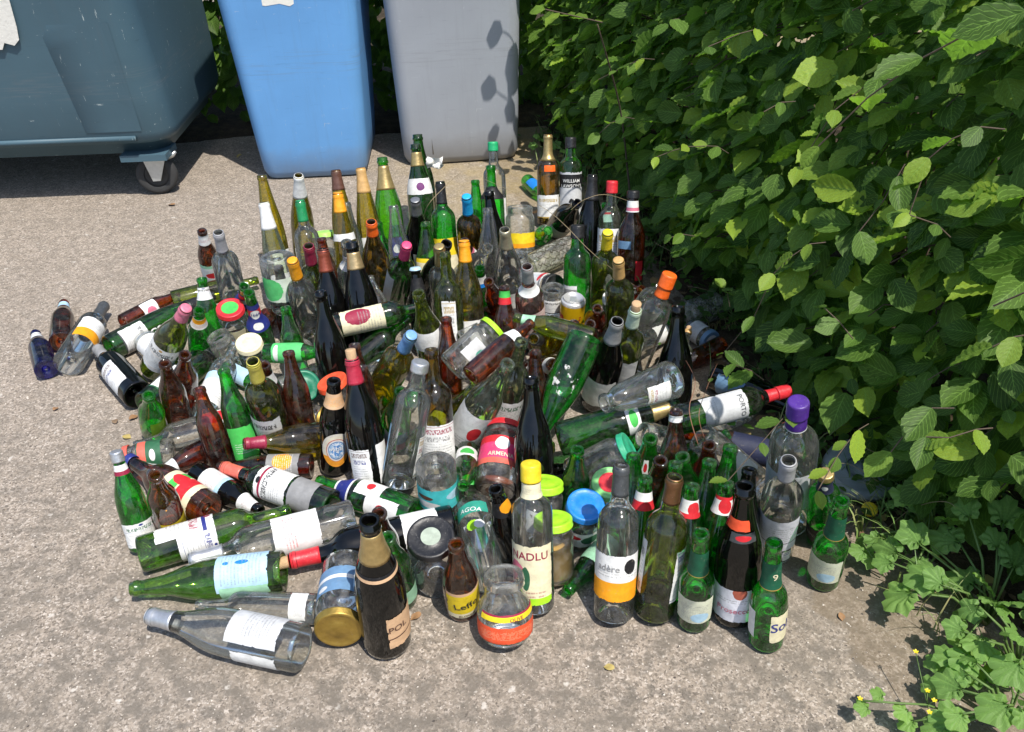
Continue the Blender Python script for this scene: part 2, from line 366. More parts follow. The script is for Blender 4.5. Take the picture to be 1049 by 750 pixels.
def bin_mat(name,col,scr=.5,light=(.6,.62,.62)):
    t=NT(name);co=t.coord();big=t.noise(co,2.2,4,.6)
    c=t.mix(t.ramp(big,[(.3,0.),(.7,1.)]),tuple(x*.9 for x in col),tuple(min(1,x*1.1) for x in col))
    mp=t.n('ShaderNodeMapping');mp.inputs['Scale'].default_value=(2,2,16);t.l(co,mp.inputs[0])
    c=t.mix(t.ramp(t.noise(mp.outputs[0],5,4,.7),[(.62,0.),(.74,.28*scr)]),c,tuple(x*.55 for x in col))
    mp2=t.n('ShaderNodeMapping');mp2.inputs['Rotation'].default_value=(.3,.5,.2);mp2.inputs['Scale'].default_value=(34,34,5);t.l(co,mp2.inputs[0])
    c=t.mix(t.ramp(t.noise(mp2.outputs[0],2.4,5,.75),[(.665,0.),(.70,.62*scr)]),c,light)
    mp3=t.n('ShaderNodeMapping');mp3.inputs['Rotation'].default_value=(.1,-.9,.6);mp3.inputs['Scale'].default_value=(6,40,40);t.l(co,mp3.inputs[0])
    c=t.mix(t.ramp(t.noise(mp3.outputs[0],2.,4,.7),[(.68,0.),(.71,.5*scr)]),c,light)
    sep=t.n('ShaderNodeSeparateXYZ');t.l(co,sep.inputs[0])
    mp4=t.n('ShaderNodeMapping');mp4.inputs['Scale'].default_value=(3,3,60);t.l(co,mp4.inputs[0])
    band=t.ramp(t.math('ABSOLUTE',t.math('SUBTRACT',sep.outputs[2],.45)),[(.02,1.),(.07,0.)])
    c=t.mix(t.math('MULTIPLY',band,t.ramp(t.noise(mp4.outputs[0],2.,4,.7),[(.5,0.),(.64,.55)])),c,tuple(.6*x+.07 for x in col))
    mp5=t.n('ShaderNodeMapping');mp5.inputs['Scale'].default_value=(30,30,1.2);t.l(co,mp5.inputs[0])
    c=t.mix(t.ramp(t.noise(mp5.outputs[0],1.5,4,.65),[(.55,0.),(.75,.22)]),c,tuple(.5*x+.05 for x in col))
    dirt=t.math('MULTIPLY',t.ramp(t.math('ADD',sep.outputs[2],t.math('MULTIPLY',t.noise(co,14,4),.12)),[(.05,1.),(.2,0.)]),.55)
    c=t.mix(dirt,c,(.20,.18,.15))
    return t.done(t.pbr(c,.52,0.,t.bump(t.noise(co,120,3),.12,.002),spec=.4))
MT=bin_mat('teal_plastic',(.056,.108,.140),1.8,(.40,.46,.46));MB=bin_mat('blue_plastic',(.13,.33,.64),1.0,(.42,.5,.6));MGR=bin_mat('grey_plastic',(.32,.34,.375),1.0,(.5,.5,.52))
M_RUB=plain('tyre_rubber',(.035,.035,.035),.85);M_ZINC=plain('zinc_steel',(.55,.57,.57),.4,.7);M_DK=plain('dark_plastic',(.03,.03,.03),.6)
M_PAPER=plain('paper',(.72,.70,.64),.8,0.,30,.12,.5)
def place(name,pl,pr,label,cat,group=None):
    """empty at the middle of a bin's front foot line, X along the front, Y into the bin"""
    d=(pr-pl);e=empty(name,(pl+pr)/2);e.rotation_euler=(0,0,math.atan2(d.y,d.x));tag(e,label,cat,group);return e,d.length
def two_wheel_bin(pl,pr,mat,label,topw,hgt=.96,depth=.46):
    e,wd=place('wheelie_bin',pl,pr,label,'bin','wheelie bins behind the bottles');hw=wd/2
    f=lambda z:(z,0,depth/2+z*.03-.03*z*3.2+.0,hw+(topw-hw)*z,depth/2+.05*z,.05)
    lv=[(.0,0,depth/2,hw-.035,depth/2-.03,.04),(.008,0,depth/2,hw-.012,depth/2-.010,.05),(.035,0,depth/2,hw,depth/2,.055)]
    for z in(.12,.3,.5,.7,.88):lv.append((z,0,depth/2+z*.02,hw+(topw-hw)*z,depth/2+.07*z,.055))
    lv.append((hgt-.06,0,depth/2+.02,topw,depth/2+.07,.055));lv.append((hgt-.055,0,depth/2+.02,topw+.02,depth/2+.09,.06));lv.append((hgt,0,depth/2+.02,topw+.02,depth/2+.09,.06))
    mesh_obj('body',mk('bin_body',*loft(lv)),mat,e)
    # lid with a shallow dome and front grip
    V,Fc=loft([(hgt+.002,0,depth/2+.03,topw+.03,depth/2+.11,.07),(hgt+.03,0,depth/2+.03,topw+.03,depth/2+.11,.07),(hgt+.055,0,depth/2+.04,topw*.9,depth/2+.04,.09),(hgt+.065,0,depth/2+.05,topw*.6,depth/2-.05,.09)])
    mesh_obj('lid',mk('bin_lid',V,Fc),mat,e)
    for s in(-1,1):
        V,Fc=lathe([(.0,-.022),(.075,-.022),(.095,-.012),(.1,0),(.095,.012),(.075,.022),(0,.022)],24)
        o=mesh_obj('wheel',mk('bin_wheel',V,Fc),M_RUB,e);o.rotation_euler=(0,R(90),0);o.location=(s*(hw-.06),depth+.075,.1)
    V=[];Fc=[];tube(V,Fc,[(-hw+.05,depth+.14,hgt-.07),(hw-.05,depth+.14,hgt-.07)],.014,8);mesh_obj('handle',mk('bin_handle',V,Fc),mat,e)
    return e,hw,depth
blue,hwb,db=two_wheel_bin(P(270,186),P(377,181),MB,'bright blue wheelie bin standing in the middle behind the bottles',.262)
grey,hwg,dg=two_wheel_bin(P(415,172),P(532,164),MGR,'light grey wheelie bin beside the hedge with leaf shadows on it',.262)
# seam ribs and a torn sticker on the fronts
V=[];Fc=[];tube(V,Fc,[(-.115,-.000,.05),(-.122,-.0105,.3),(-.130,-.0235,.6),(-.137,-.035,.86)],.003,6)
mesh_obj('seam',mk('seam',V,Fc),MGR,grey)
def scrap(name,pts,th,mat,parent):
    """a flat torn piece with its own thickness; pts in the XZ plane"""
    n=len(pts);V=[(x,0,z) for x,z in pts]+[(x,th,z) for x,z in pts]
    Fc=[tuple(range(n)),tuple(range(2*n-1,n-1,-1))]+[(i,(i+1)%n,n+(i+1)%n,n+i) for i in range(n)]
    return mesh_obj(name,mk(name,V,Fc,False),mat,parent)
o=scrap('sticker',[(-.06,.0),(-.05,-.002),(.0,.004),(.035,-.006),(.05,.002),(.055,.1),(-.06,.1)],.002,M_PAPER,blue);o.location=(-.02,-.034,.66)
# four wheeled container
dl,dr=P(-182,222),P(192,207)
big,wd=place('waste_container',dl,dr,'large dark teal four wheeled waste container with scuffed side','waste container')
hw=wd/2;D=.42
Z0=.168
lv=[(Z0,0,D,hw-.06,D-.09,.07),(Z0+.055,0,D,hw-.05,D-.07,.08),(Z0+.058,0,D,hw-.02,D-.028,.10),(Z0+.075,0,D,hw-.012,D-.016,.10),(Z0+.10,0,D,hw-.006,D-.006,.11)]
for z in(.4,.55,.7,.85,1.0):lv.append((z,0,D,hw-.045*(z-.3)-.004,D+.10*(z-.3),.11))
lv+=[(1.06,0,D,hw,D+.10,.11),(1.10,0,D,hw,D+.10,.11)]
mesh_obj('body',mk('container_body',*loft(lv)),MT,big)
mesh_obj('lid',mk('container_lid',*loft([(1.104,0,D,hw+.06,D+.11,.12),(1.14,0,D,hw+.06,D+.11,.12),(1.26,0,D,hw-.02,D-.05,.2),(1.30,0,D,hw-.2,D-.2,.15)])),MT,big)
# raised corner panel on the front, right end
def fy(z):return -.10*(z-.3)+.004 if z>.3 else .006
pn=[];xr=hw-.10;xl=hw-.335
V=[];Fc=[];zs=[Z0+.11+(.66-Z0-.11)*k/9 for k in range(10)]
for z in zs:
    xl_=hw-.30-.09*(z-.3);cut=.03*max(0,(z-.62)/.04)**2
    for x,dy in((xl_+cut-.004,.004),(xl_+cut,-.004),(xr-.10,-.0045),(xr,-.003)):V.append((x,fy(z)+dy,z))
for i in range(9):
    for k in range(3):Fc.append((i*4+k,i*4+k+1,i*4+k+5,i*4+k+4))
V.append((V[36][0],V[36][1]+.006,V[36][2]+.004));V.append((V[39][0],V[39][1]+.006,V[39][2]+.004));Fc.append((36,39,41,40)) if False else None
V=V[:40];mesh_obj('panel',mk('corner_panel',V,Fc),MT,big)
# scuffed lower lip
V=[];Fc=[];tube(V,Fc,[(-hw+.2,.012,Z0+.082),(hw-.13,.012,Z0+.082)],.011,8);mesh_obj('lower_lip',mk('lower_lip',V,Fc),MT,big)
V=[];Fc=[];box(V,Fc,(hw-.135,.10,Z0-.004),(.085,.065,.012));mesh_obj('caster_mount',mk('caster_mount',V,Fc,False),MT,big)
for sx in(-1,1):
    for yy in(.10,2*D-.13):
        ca=bpy.data.objects.new('caster',mk('caster_fork',*(lambda V,Fc:(box(V,Fc,(0,0,.172),(.042,.036,.004)),[ (V.extend([(-.038,s*.030,.176),(.062,s*.030,.176),(.016,s*.030,.066),(-.016,s*.030,.066),(-.038,s*.034,.176),(.062,s*.034,.176),(.016,s*.034,.066),(-.016,s*.034,.066)]),Fc.extend([tuple(len(V)-8+i for i in q) for q in((0,1,2,3),(4,7,6,5),(0,3,7,4),(1,5,6,2),(3,2,6,7),(0,4,5,1))])) for s in(-1,1)],(V,Fc))[-1])([],[]),False))
        C.objects.link(ca);ca.data.materials.append(M_ZINC);ca.parent=big;ca.location=(sx*(hw-(.125 if yy<.3 else .42)),yy,.002);ca.scale=(.88,.88,.88);ca.rotation_euler=(0,0,R(8) if sx>0 else R(150))
        V,Fc=lathe([(.052,-.02),(.070,-.024),(.082,-.020),(.086,-.008),(.086,.008),(.082,.020),(.070,.024),(.052,.02)],28)
        o=mesh_obj('tyre',mk('caster_tyre',V,Fc),M_RUB,ca);o.rotation_euler=(R(90),0,0);o.location=(0,0,.086)
        V,Fc=lathe([(0,-.026),(.010,-.026),(.014,-.012),(.040,-.010),(.054,-.018),(.054,.018),(.040,.010),(.014,.012),(.010,.026),(0,.026)],24)
        o=mesh_obj('rim',mk('caster_rim',V,Fc),M_DK,ca);o.rotation_euler=(R(90),0,0);o.location=(0,0,.086)
        V=[];Fc=[];tube(V,Fc,[(.02,-.0,.160),(.06,-.0,.156),(.085,0,.166),(.10,0,.178)],[.010,.012,.011,.006],8)
        o=mesh_obj('brake_pedal',mk('brake_pedal',V,Fc),M_ZINC,ca);
# torn sticker on the container
o=scrap('sticker',[(-.10,.0),(-.045,.0),(-.03,.022),(.0,.012),(.022,.03),(.03,.07),(.04,.16),(-.1,.16)],.002,M_PAPER,big);q=P(10,15,.72)
o.location=(big.matrix_world.inverted()@q if False else Vector((.262,-.040,.588)));o.rotation_euler=(R(5.7),0,0)
# ---- glass profiles: (radius, height) from the base edge to the lip
def _lip(r,H,ring=.0016,n=.012): return [(r,H-n-.004),(r+ring,H-n-.002),(r+ring,H-n+.005),(r+ring*.3,H-n+.006),(r+ring*.4,H-.001),(r-.001,H)]
PROF={
'bx':[(.0375,.008),(.0378,.10),(.0375,.183),(.0368,.194),(.0345,.204),(.029,.2135),(.022,.2215),(.0172,.230),(.0152,.243),(.0142,.265)]+_lip(.0138,.300),
'bu':[(.041,.008),(.0413,.07),(.041,.130),(.0398,.152),(.0365,.174),(.031,.194),(.0248,.213),(.0195,.233),(.0165,.253),(.0148,.270)]+_lip(.0142,.296),
'ch':[(.0435,.010),(.044,.06),(.044,.135),(.0428,.158),(.0395,.182),(.0335,.207),(.0268,.231),(.021,.256),(.0175,.278),(.0162,.294)]+_lip(.0155,.318,.0026,.016),
'ho':[(.0365,.008),(.0368,.08),(.0365,.140),(.0350,.172),(.0312,.205),(.026,.236),(.0208,.266),(.0168,.295),(.0146,.315)]+_lip(.0138,.335),
'b33':[(.0300,.007),(.0304,.06),(.0304,.120),(.0296,.134),(.0268,.149),(.0222,.164),(.0178,.180),(.0150,.197),(.0134,.212)]+_lip(.0128,.230,.0014,.009),
'b24':[(.0305,.007),(.0315,.04),(.0315,.100),(.0306,.113),(.0275,.125),(.0225,.134),(.0185,.143),(.0165,.156),(.0152,.185),(.0138,.215)]+_lip(.0130,.238,.0014,.009),
'b25':[(.0290,.007),(.0294,.05),(.0294,.098),(.0284,.112),(.0250,.126),(.0198,.140),(.0160,.156),(.0140,.174)]+_lip(.0130,.195,.0014,.009),
'lef':[(.0320,.007),(.0330,.04),(.0330,.082),(.0318,.098),(.0288,.116),(.0240,.134),(.0192,.152),(.0158,.172),(.0138,.190)]+_lip(.0130,.208,.0016,.010),
'b75':[(.0410,.009),(.0415,.08),(.0415,.150),(.0400,.170),(.0345,.189),(.0265,.206),(.0205,.223),(.0172,.246),(.0152,.270)]+_lip(.0145,.292,.002,.012),
'sp':[(.0375,.008),(.0380,.10),(.0378,.190),(.0370,.201),(.0335,.212),(.0265,.220),(.0200,.227),(.0172,.238),(.0160,.260)]+_lip(.0150,.290),
'vo':[(.0460,.010),(.0465,.10),(.0462,.225),(.0450,.240),(.0405,.254),(.0320,.264),(.0235,.272),(.0190,.284),(.0175,.310)]+_lip(.0165,.345),
'sq':[(.0400,.008),(.0402,.10),(.0400,.195),(.0390,.205),(.0330,.216),(.0230,.222),(.0180,.230),(.0165,.250)]+_lip(.0155,.295),
'so':[(.0320,.008),(.0325,.08),(.0320,.150),(.0295,.175),(.0245,.200),(.0195,.222),(.0160,.245),(.0142,.262)]+_lip(.0135,.280),
'pe':[(.0470,.012),(.0490,.05),(.0495,.11),(.0470,.150),(.0400,.185),(.0310,.215),(.0230,.242),(.0180,.265)]+_lip(.0160,.300),
'pe2':[(.0340,.010),(.0375,.04),(.0380,.08),(.0350,.115),(.0285,.145),(.0215,.172),(.0170,.195)]+_lip(.0145,.225),
'jS':[(.0330,.006),(.0345,.012),(.0345,.068),(.0330,.076),(.0310,.081),(.0310,.084),(.0322,.086),(.0310,.089),(.0320,.092),(.0308,.096),(.0300,.098)],
'jM':[(.0370,.006),(.0385,.014),(.0385,.085),(.0372,.096),(.0340,.103),(.0336,.107),(.0348,.109),(.0336,.113),(.0346,.116),(.0334,.121),(.0325,.124)],
'jL':[(.0450,.007),(.0470,.016),(.0470,.112),(.0455,.126),(.0405,.136),(.0400,.141),(.0412,.143),(.0400,.148),(.0410,.151),(.0398,.157),(.0388,.160)],
'jXL':[(.0540,.008),(.0560,.018),(.0560,.135),(.0545,.150),(.0485,.160),(.0480,.166),(.0494,.168),(.0480,.173),(.0490,.177),(.0476,.184),(.0465,.188)],
'jT':[(.0400,.007),(.0415,.016),(.0415,.170),(.0405,.182),(.0372,.190),(.0370,.195),(.0382,.197),(.0370,.202),(.0380,.206),(.0366,.211),(.0356,.214)],
'jO':[(.0420,.006),(.0490,.016),(.0500,.030),(.0497,.050),(.0462,.068),(.0390,.082),(.0356,.090),(.0352,.108),(.0374,.110),(.0360,.115),(.0372,.118),(.0358,.124),(.0345,.128)],
'car':[(.0480,.008),(.0500,.014),(.0440,.08),(.0360,.150),(.0300,.172),(.0225,.184),(.0210,.192),(.0245,.197),(.0250,.205),(.0240,.208)],
'can':[(.0250,.000),(.0300,.006),(.0330,.014),(.0330,.100),(.0300,.110),(.0268,.114),(.0272,.116),(.0262,.1155)],
}
# ------------------------------------------------------------------ every bottle and jar: shape, glass, closure, labels, description
ITEMS=[
 {'t': 'b33', 'g': 'BL', 'cap': None, 'labels': [(0.62, 0.9, 180, 0, 'white;l:lblue:.2:.8')], 'desc': 'cobalt blue beer bottle with white neck sleeve lying far left'},
 {'t': 'b33', 'g': 'BR', 'cap': None, 'labels': [(0.8, 0.93, 180, 0, 'lblue')], 'desc': 'dark brown beer bottle lying between the blue bottle and a clear one'},
 {'t': 'bx', 'g': 'C', 'cap': ('foil', 'dgrey', 0.075), 'labels': [(0.28, 0.58, 70, 20, 'white;b:orange:0:.42;l:grey:.6:.85')], 'desc': 'clear wine bottle with orange and white label lying apart on the left'},
 {'t': 'ho', 'g': 'GD', 'cap': ('foilc', 'black', 0.09), 'labels': [(0.08, 0.3, 80, 30, 'white;l:grey:.1:.9', [('CS', 0.026, 'white', 30, 1.28, 90, 1)])], 'desc': 'dark green flute bottle with black capsule lying at the left edge under pink capsule'},
 {'t': 'b33', 'g': 'BR', 'cap': None, 'labels': [(0.3, 0.55, 80, 20, 'white;e:pink:.5:.5:.2:.3')], 'desc': 'brown beer bottle lying behind the green flute bottle, base to the left'},
 {'t': 'jS', 'g': 'C', 'cap': None, 'labels': [(0.2, 0.7, 60, 0, 'white')], 'desc': 'small clear jar lying beside the pink capsule wine bottle'},
 {'t': 'bu', 'g': 'GO', 'cap': ('foilc', 'pink', 0.045), 'labels': [(0.15, 0.5, 70, -10, 'white;l:grey:.2:.8')], 'desc': 'olive wine bottle with pink capsule leaning on the left side'},
 {'t': 'b25', 'g': 'G', 'cap': None, 'labels': [(0.66, 0.86, 180, 0, 'white;b:orange:.5:.95;l:red:.1:.45')], 'desc': 'green beer bottle with orange and white neck label beside red jar lid'},
 {'t': 'jM', 'g': 'C', 'cap': ('lid', 'red', 'green'), 'labels': [(0.15, 0.55, 60, -20, 'cream')], 'desc': 'clear jar with red lid carrying a green centre'},
 {'t': 'b25', 'g': 'G', 'cap': None, 'labels': [(0.66, 0.84, 180, 0, 'white;l:lblue:.2:.8')], 'desc': 'green beer bottle behind the red lidded jar'},
 {'t': 'b24', 'g': 'G', 'cap': None, 'labels': [(0.5, 0.84, 180, 0, 'navy;b:red:.6:.9;e:white:.5:.45:.1:.15')], 'desc': 'green beer bottle with navy neck label, the rear of two by the red lid'},
 {'t': 'b24', 'g': 'G', 'cap': None, 'labels': [(0.48, 0.84, 180, 0, 'navy;b:red:.55:.8;e:white:.5:.62:.13:.17;e:white:.5:.2:.09:.12', [('1664', 0.0095, 'navy', 0, 0.62, 0, 0)])], 'desc': 'green beer bottle with blue and red neck label and white roundel'},
 {'t': 'jS', 'g': 'C', 'cap': ('lid', 'cream', 'cream'), 'labels': [], 'desc': 'clear jar with cream lid standing below the red lidded jar'},
 {'t': 'bx', 'g': 'BK', 'cap': ('foil', 'grey', 0.06), 'labels': [(0.12, 0.5, 60, -50, 'white;l:grey:.2:.8')], 'desc': 'black wine bottle with grey capsule lying at the left edge, neck pointing outward'},
 {'t': 'bx', 'g': 'GD', 'cap': ('foil', 'dgrey', 0.07), 'labels': [(0.1, 0.42, 75, 10, 'white;l:grey:.3:.8')], 'desc': 'dark green wine bottle with grey neck lying across the left edge, white label'},
 {'t': 'b33', 'g': 'BR', 'cap': None, 'labels': [], 'desc': 'brown beer bottle standing left, rear of the two bare brown ones'},
 {'t': 'b33', 'g': 'BR', 'cap': None, 'labels': [], 'desc': 'brown beer bottle with embossed shoulder, front of the two bare brown ones'},
 {'t': 'b25', 'g': 'G', 'cap': None, 'labels': [(0.12, 0.5, 60, 50, 'lime')], 'desc': 'short green beer bottle leaning at the left edge before the brown pair'},
 {'t': 'b33', 'g': 'G', 'cap': None, 'labels': [(0.08, 0.42, 65, 0, 'green;l:white:.2:.5')], 'desc': 'green beer bottle with bright green label beside the yellow capsule wine'},
 {'t': 'bx', 'g': 'GO', 'cap': ('foil', 'ygold', 0.06), 'labels': [(0.1, 0.46, 70, -35, 'white;l:grey:.2:.8')], 'desc': 'olive wine bottle with yellow green capsule standing on the left'},
 {'t': 'bx', 'g': 'C', 'cap': None, 'labels': [(0.12, 0.5, 80, 0, 'white;b:lblue:.75:1;l:grey:.1:.7')], 'desc': 'clear ribbed bottle with blue topped white label lying behind green beer'},
 {'t': 'bx', 'g': 'C', 'cap': None, 'labels': [(0.12, 0.42, 80, 0, 'white;b:yellow:.4:.9;e:red:.75:.5:.2:.4')], 'desc': 'clear bottle with yellow and red label lying above the brown beer'},
 {'t': 'jM', 'g': 'C', 'cap': ('lid', 'salmon', 'salmon'), 'labels': [(0.22, 0.72, 100, 0, 'dgreen;b:salmon:.62:.95;e:white:.5:.35:.12:.12')], 'desc': 'clear jar with dark green and pink label lying at the left edge'},
 {'t': 'b33', 'g': 'BR', 'cap': None, 'labels': [(0.6, 0.9, 180, 0, 'white;l:lblue:.2:.8')], 'desc': 'brown beer bottle with white neck label lying over the left edge'},
 {'t': 'b75', 'g': 'BR', 'cap': ('screw', 'navy', 0.018), 'labels': [(0.1, 0.45, 100, 0, 'cream;b:green:.55:.8;b:red:.2:.5;e:red:.7:.6:.12:.25')], 'desc': 'large brown beer bottle with red and green label lying on left'},
 {'t': 'bu', 'g': 'G', 'cap': ('screwneck', 'silver', 0.028), 'labels': [(0.05, 0.3, 85, 10, 'white;l:grey:.5:.8'), (0.78, 0.88, 180, 0, 'white;b:dred:0:.4')], 'desc': 'green bottle with silver cap and red neck band standing at left corner'},
 {'t': 'b33', 'g': 'AM', 'cap': None, 'labels': [(0.06, 0.32, 70, 30, 'yellow;l:brown:.2:.8')], 'desc': 'amber beer bottle with yellow label leaning beside the silver capped green bottle'},
 {'t': 'b33', 'g': 'BK', 'cap': None, 'labels': [(0.18, 0.5, 90, 0, 'white;b:lblue:.8:1;l:dred:.3:.7'), (0.72, 0.92, 180, 0, 'white;l:dred:.3:.7')], 'desc': 'black beer bottle lying with neck to the lower right, white oval labels'},
 {'t': 'b33', 'g': 'BR', 'cap': None, 'labels': [(0.12, 0.46, 90, 10, 'grey;e:orange:.6:.5:.25:.3;l:white:.2:.8')], 'desc': 'dark brown beer bottle with grey and orange label lying under burgundy capsule'},
 {'t': 'bx', 'g': 'GD', 'cap': ('foilc', 'salmon', 0.055), 'labels': [(0.12, 0.32, 80, 0, 'grey'), (0.34, 0.62, 85, 0, 'white;l:grey:.2:.85')], 'desc': 'dark green wine bottle with coral red capsule and white label lying left'},
 {'t': 'bx', 'g': 'GL', 'cap': None, 'labels': [(0.25, 0.5, 60, 38, 'white;l:grey:.2:.6'), (0.12, 0.5, 60, -75, 'white;l:grey:.2:.8')], 'desc': 'light green wine bottle lying along the front left with neck to the right'},
 {'t': 'bx', 'g': 'C', 'cap': ('foil', 'silver', 0.06), 'labels': [(0.22, 0.5, 70, 5, 'white;l:red:.5:.8')], 'desc': 'clear wine bottle with white capsule lying behind the green front bottle'},
 {'t': 'bu', 'g': 'GL', 'cap': None, 'labels': [(0.08, 0.42, 70, 25, 'lblue;e:blue:.60:.5:.05:.13;e:blue:.60:.8:.04:.06;l:grey:.1:.9'), (0.08, 0.4, 45, -75, 'mint')], 'desc': 'green burgundy bottle with pale blue label lying at the front left'},
 {'t': 'bu', 'g': 'C', 'cap': ('foilc', 'silver', 0.052), 'labels': [(0.1, 0.42, 60, 40, 'lgrey;l:grey:.2:.7'), (0.1, 0.38, 40, -80, 'white')], 'desc': 'clear burgundy bottle with silver capsule lying nearest the front left'},
 {'t': 'bx', 'g': 'C', 'cap': None, 'labels': [(0.06, 0.2, 60, 10, 'white;l:dgrey:.2:.7')], 'desc': 'clear bottle lying behind the silver capsule bottle'},
 {'t': 'bx', 'g': 'BK', 'cap': ('foilcork', 'red', 0.055), 'labels': [(0.1, 0.32, 60, 20, 'white')], 'desc': 'dark wine bottle with red capsule and cork lying behind the black lidded jar'},
 {'t': 'jL', 'g': 'C', 'cap': ('lid', 'gold', 'gold'), 'labels': [(0.3, 0.68, 85, 0, 'steel;b:white:.35:.5;e:white:.2:.85:.07:.1;e:white:.82:.8:.08:.1;e:cream:.15:.2:.07:.1')], 'desc': 'tall clear jar with blue label tipped forward, gold lid facing the camera'},
 {'t': 'ch', 'g': 'BK', 'cap': ('foil', 'goldf', 0.085), 'labels': [(0.63, 0.67, 180, 0, 'peach;b:black:.5:1'), (0.1, 0.36, 42, 44, 'peach;b:brown:.3:.34', [('POL', 0.015, 'brown', 28, 0.62, 0, 0)])], 'desc': 'black champagne bottle with gold foil standing at the very front'},
 {'t': 'b33', 'g': 'BR', 'cap': None, 'labels': [], 'desc': 'brown beer bottle neck right behind the front champagne bottle'},
 {'t': 'b33', 'g': 'G', 'cap': None, 'labels': [(0.1, 0.3, 60, 60, 'mint')], 'desc': 'green beer bottle leaning between front champagne and black lidded jar'},
 {'t': 'jL', 'g': 'C', 'cap': ('lid', 'black', 'lgreen'), 'labels': [], 'desc': 'wide clear jar with black lid and pale centre'},
 {'t': 'lef', 'g': 'AM', 'cap': None, 'labels': [(0.08, 0.46, 75, 22, 'yellow;b:cream:0:.18;b:peach:.9:1', [('Leffe', 0.018, 'black', 12, 0.5, 8, 0), ('BLONDE', 0.006, 'brown', 14, 0.08, 0, 0)])], 'desc': 'small amber beer bottle with yellow label standing in the front row'},
 {'t': 'sp', 'g': 'C', 'cap': ('screw', 'green', 0.034), 'labels': [(0.52, 0.63, 60, -15, 'teal', [('AGOA', 0.012, 'white', -12, 0.3, -14, 0)]), (0.33, 0.47, 40, -5, 'clearprint;e:lime:.4:.5:.25:.35;e:white:.65:.5:.2:.3')], 'desc': 'clear spirit bottle with green cap and lime print leaning in front'},
 {'t': 'jO', 'g': 'C', 'cap': None, 'labels': [(0.1, 0.38, 110, 15, 'redor;b:dgreen:.0:.06;l:peach:.3:.8', None), (0.46, 0.56, 80, 20, 'yellow;b:dred:.75:1', [('OLIVE', 0.007, 'dred', 25, 0.3, 0, 0)])], 'desc': 'open clear jar with orange label standing foremost in the centre'},
 {'t': 'sp', 'g': 'C', 'cap': ('screw', 'yellow', 0.032), 'labels': [(0.08, 0.5, 70, -12, 'cream;b:lime:0:.12;e:pink:.2:.5:.2:.22;e:dgreen:.42:.45:.09:.2;l:dred:.12:.26', [('NADLU', 0.016, 'dred', -12, 0.83, 0, 0)]), (0.79, 0.885, 180, 0, 'cream;l:grey:.3:.7')], 'desc': 'clear spirit bottle with yellow cap and cactus flower label'},
 {'t': 'jM', 'g': 'C', 'cap': ('lid', 'lime', 'lime'), 'labels': [(0.2, 0.6, 60, 0, 'white;l:grey:.2:.8')], 'desc': 'clear jar with lime lid, the rear of two lime lids'},
 {'t': 'jM', 'g': 'C', 'cap': ('lid', 'lime', 'lime'), 'labels': [(0.15, 0.45, 35, -40, 'white;l:grey:.1:.9')], 'desc': 'jar of honey coloured remains with lime lid, front of the two', 'fill': ('honey', 0.5)},
 {'t': 'jM', 'g': 'C', 'cap': ('lid', 'blue', 'blue'), 'labels': [(0.2, 0.6, 80, 10, 'white;e:dgreen:.7:.5:.2:.3;e:red:.3:.65:.2:.15')], 'desc': 'clear jar with bright blue lid'},
 {'t': 'jM', 'g': 'C', 'cap': ('lid', 'mint2', 'red'), 'labels': [], 'desc': 'clear jar with mint green lid and small red sticker'},
 {'t': 'jL', 'g': 'C', 'cap': ('lid', 'teal2', 'teal2'), 'labels': [], 'desc': 'tall clear jar with teal green lid lying above the blue lid'},
 {'t': 'bx', 'g': 'C', 'cap': ('foil', 'dgrey', 0.055), 'labels': [(0.16, 0.47, 95, 8, 'white;b:orange:0:.42;e:black:.68:.75:.1:.16;l:grey:.5:.62', [('adère', 0.0135, 'grey', -20, 0.72, 0, 0)])], 'desc': 'clear wine bottle with white and orange label standing in front'},
 {'t': 'b25', 'g': 'G', 'cap': None, 'labels': [(0.1, 0.55, 100, -10, 'mint;l:grey:.2:.8')], 'desc': 'green beer bottle lying with its mouth to the camera between jars'},
 {'t': 'b33', 'g': 'BK', 'cap': None, 'labels': [(0.72, 0.86, 180, 0, 'black;e:orange:.6:.6:.15:.4')], 'desc': 'black beer bottle leaning behind the yellow capped spirit bottle'},
 {'t': 'jL', 'g': 'C', 'cap': ('lid', 'red', 'red'), 'labels': [(0.3, 0.72, 100, 0, 'pinkr;b:red:.75:1;e:white:.5:.72:.1:.22;b:salmon:0:.2', [('ARMENIA', 0.01, 'cream', 0, 0.32, 0, 0)])], 'desc': 'large clear jar with red lid and pink label tilted in centre', 'fill': ('rust', 0.12)},
 {'t': 'bx', 'g': 'GR', 'cap': None, 'labels': [(0.2, 0.48, 100, 0, 'white;l:grey:.3:.7')], 'desc': 'grey green wine bottle with white label leaning above the pink labelled jar'},
 {'t': 'bu', 'g': 'CG', 'cap': None, 'labels': [(0.08, 0.48, 80, 0, 'white;e:red:.68:.5:.13:.2;l:grey:.1:.3')], 'desc': 'pale wine bottle with white label and red apple lying in the centre'},
 {'t': 'bu', 'g': 'BK', 'cap': None, 'labels': [], 'desc': 'plain black wine bottle standing in the middle of the heap'},
 {'t': 'b33', 'g': 'BR', 'cap': None, 'labels': [(0.55, 0.82, 180, 0, 'white;b:pink:.1:.5')], 'desc': 'dark beer bottle with pink and white neck label near big green bottle'},
 {'t': 'b33', 'g': 'BR', 'cap': None, 'labels': [(0.62, 0.75, 120, 0, 'white')], 'desc': 'brown beer bottle lying on top against the large clear jar'},
 {'t': 'jL', 'g': 'C', 'cap': ('lid', 'lime', 'lime'), 'labels': [(0.25, 0.62, 34, 12, 'lgrey;e:teal:.75:.6:.2:.25;l:grey:.2:.8')], 'desc': 'large clear jar with lime lid lying on top of the heap'},
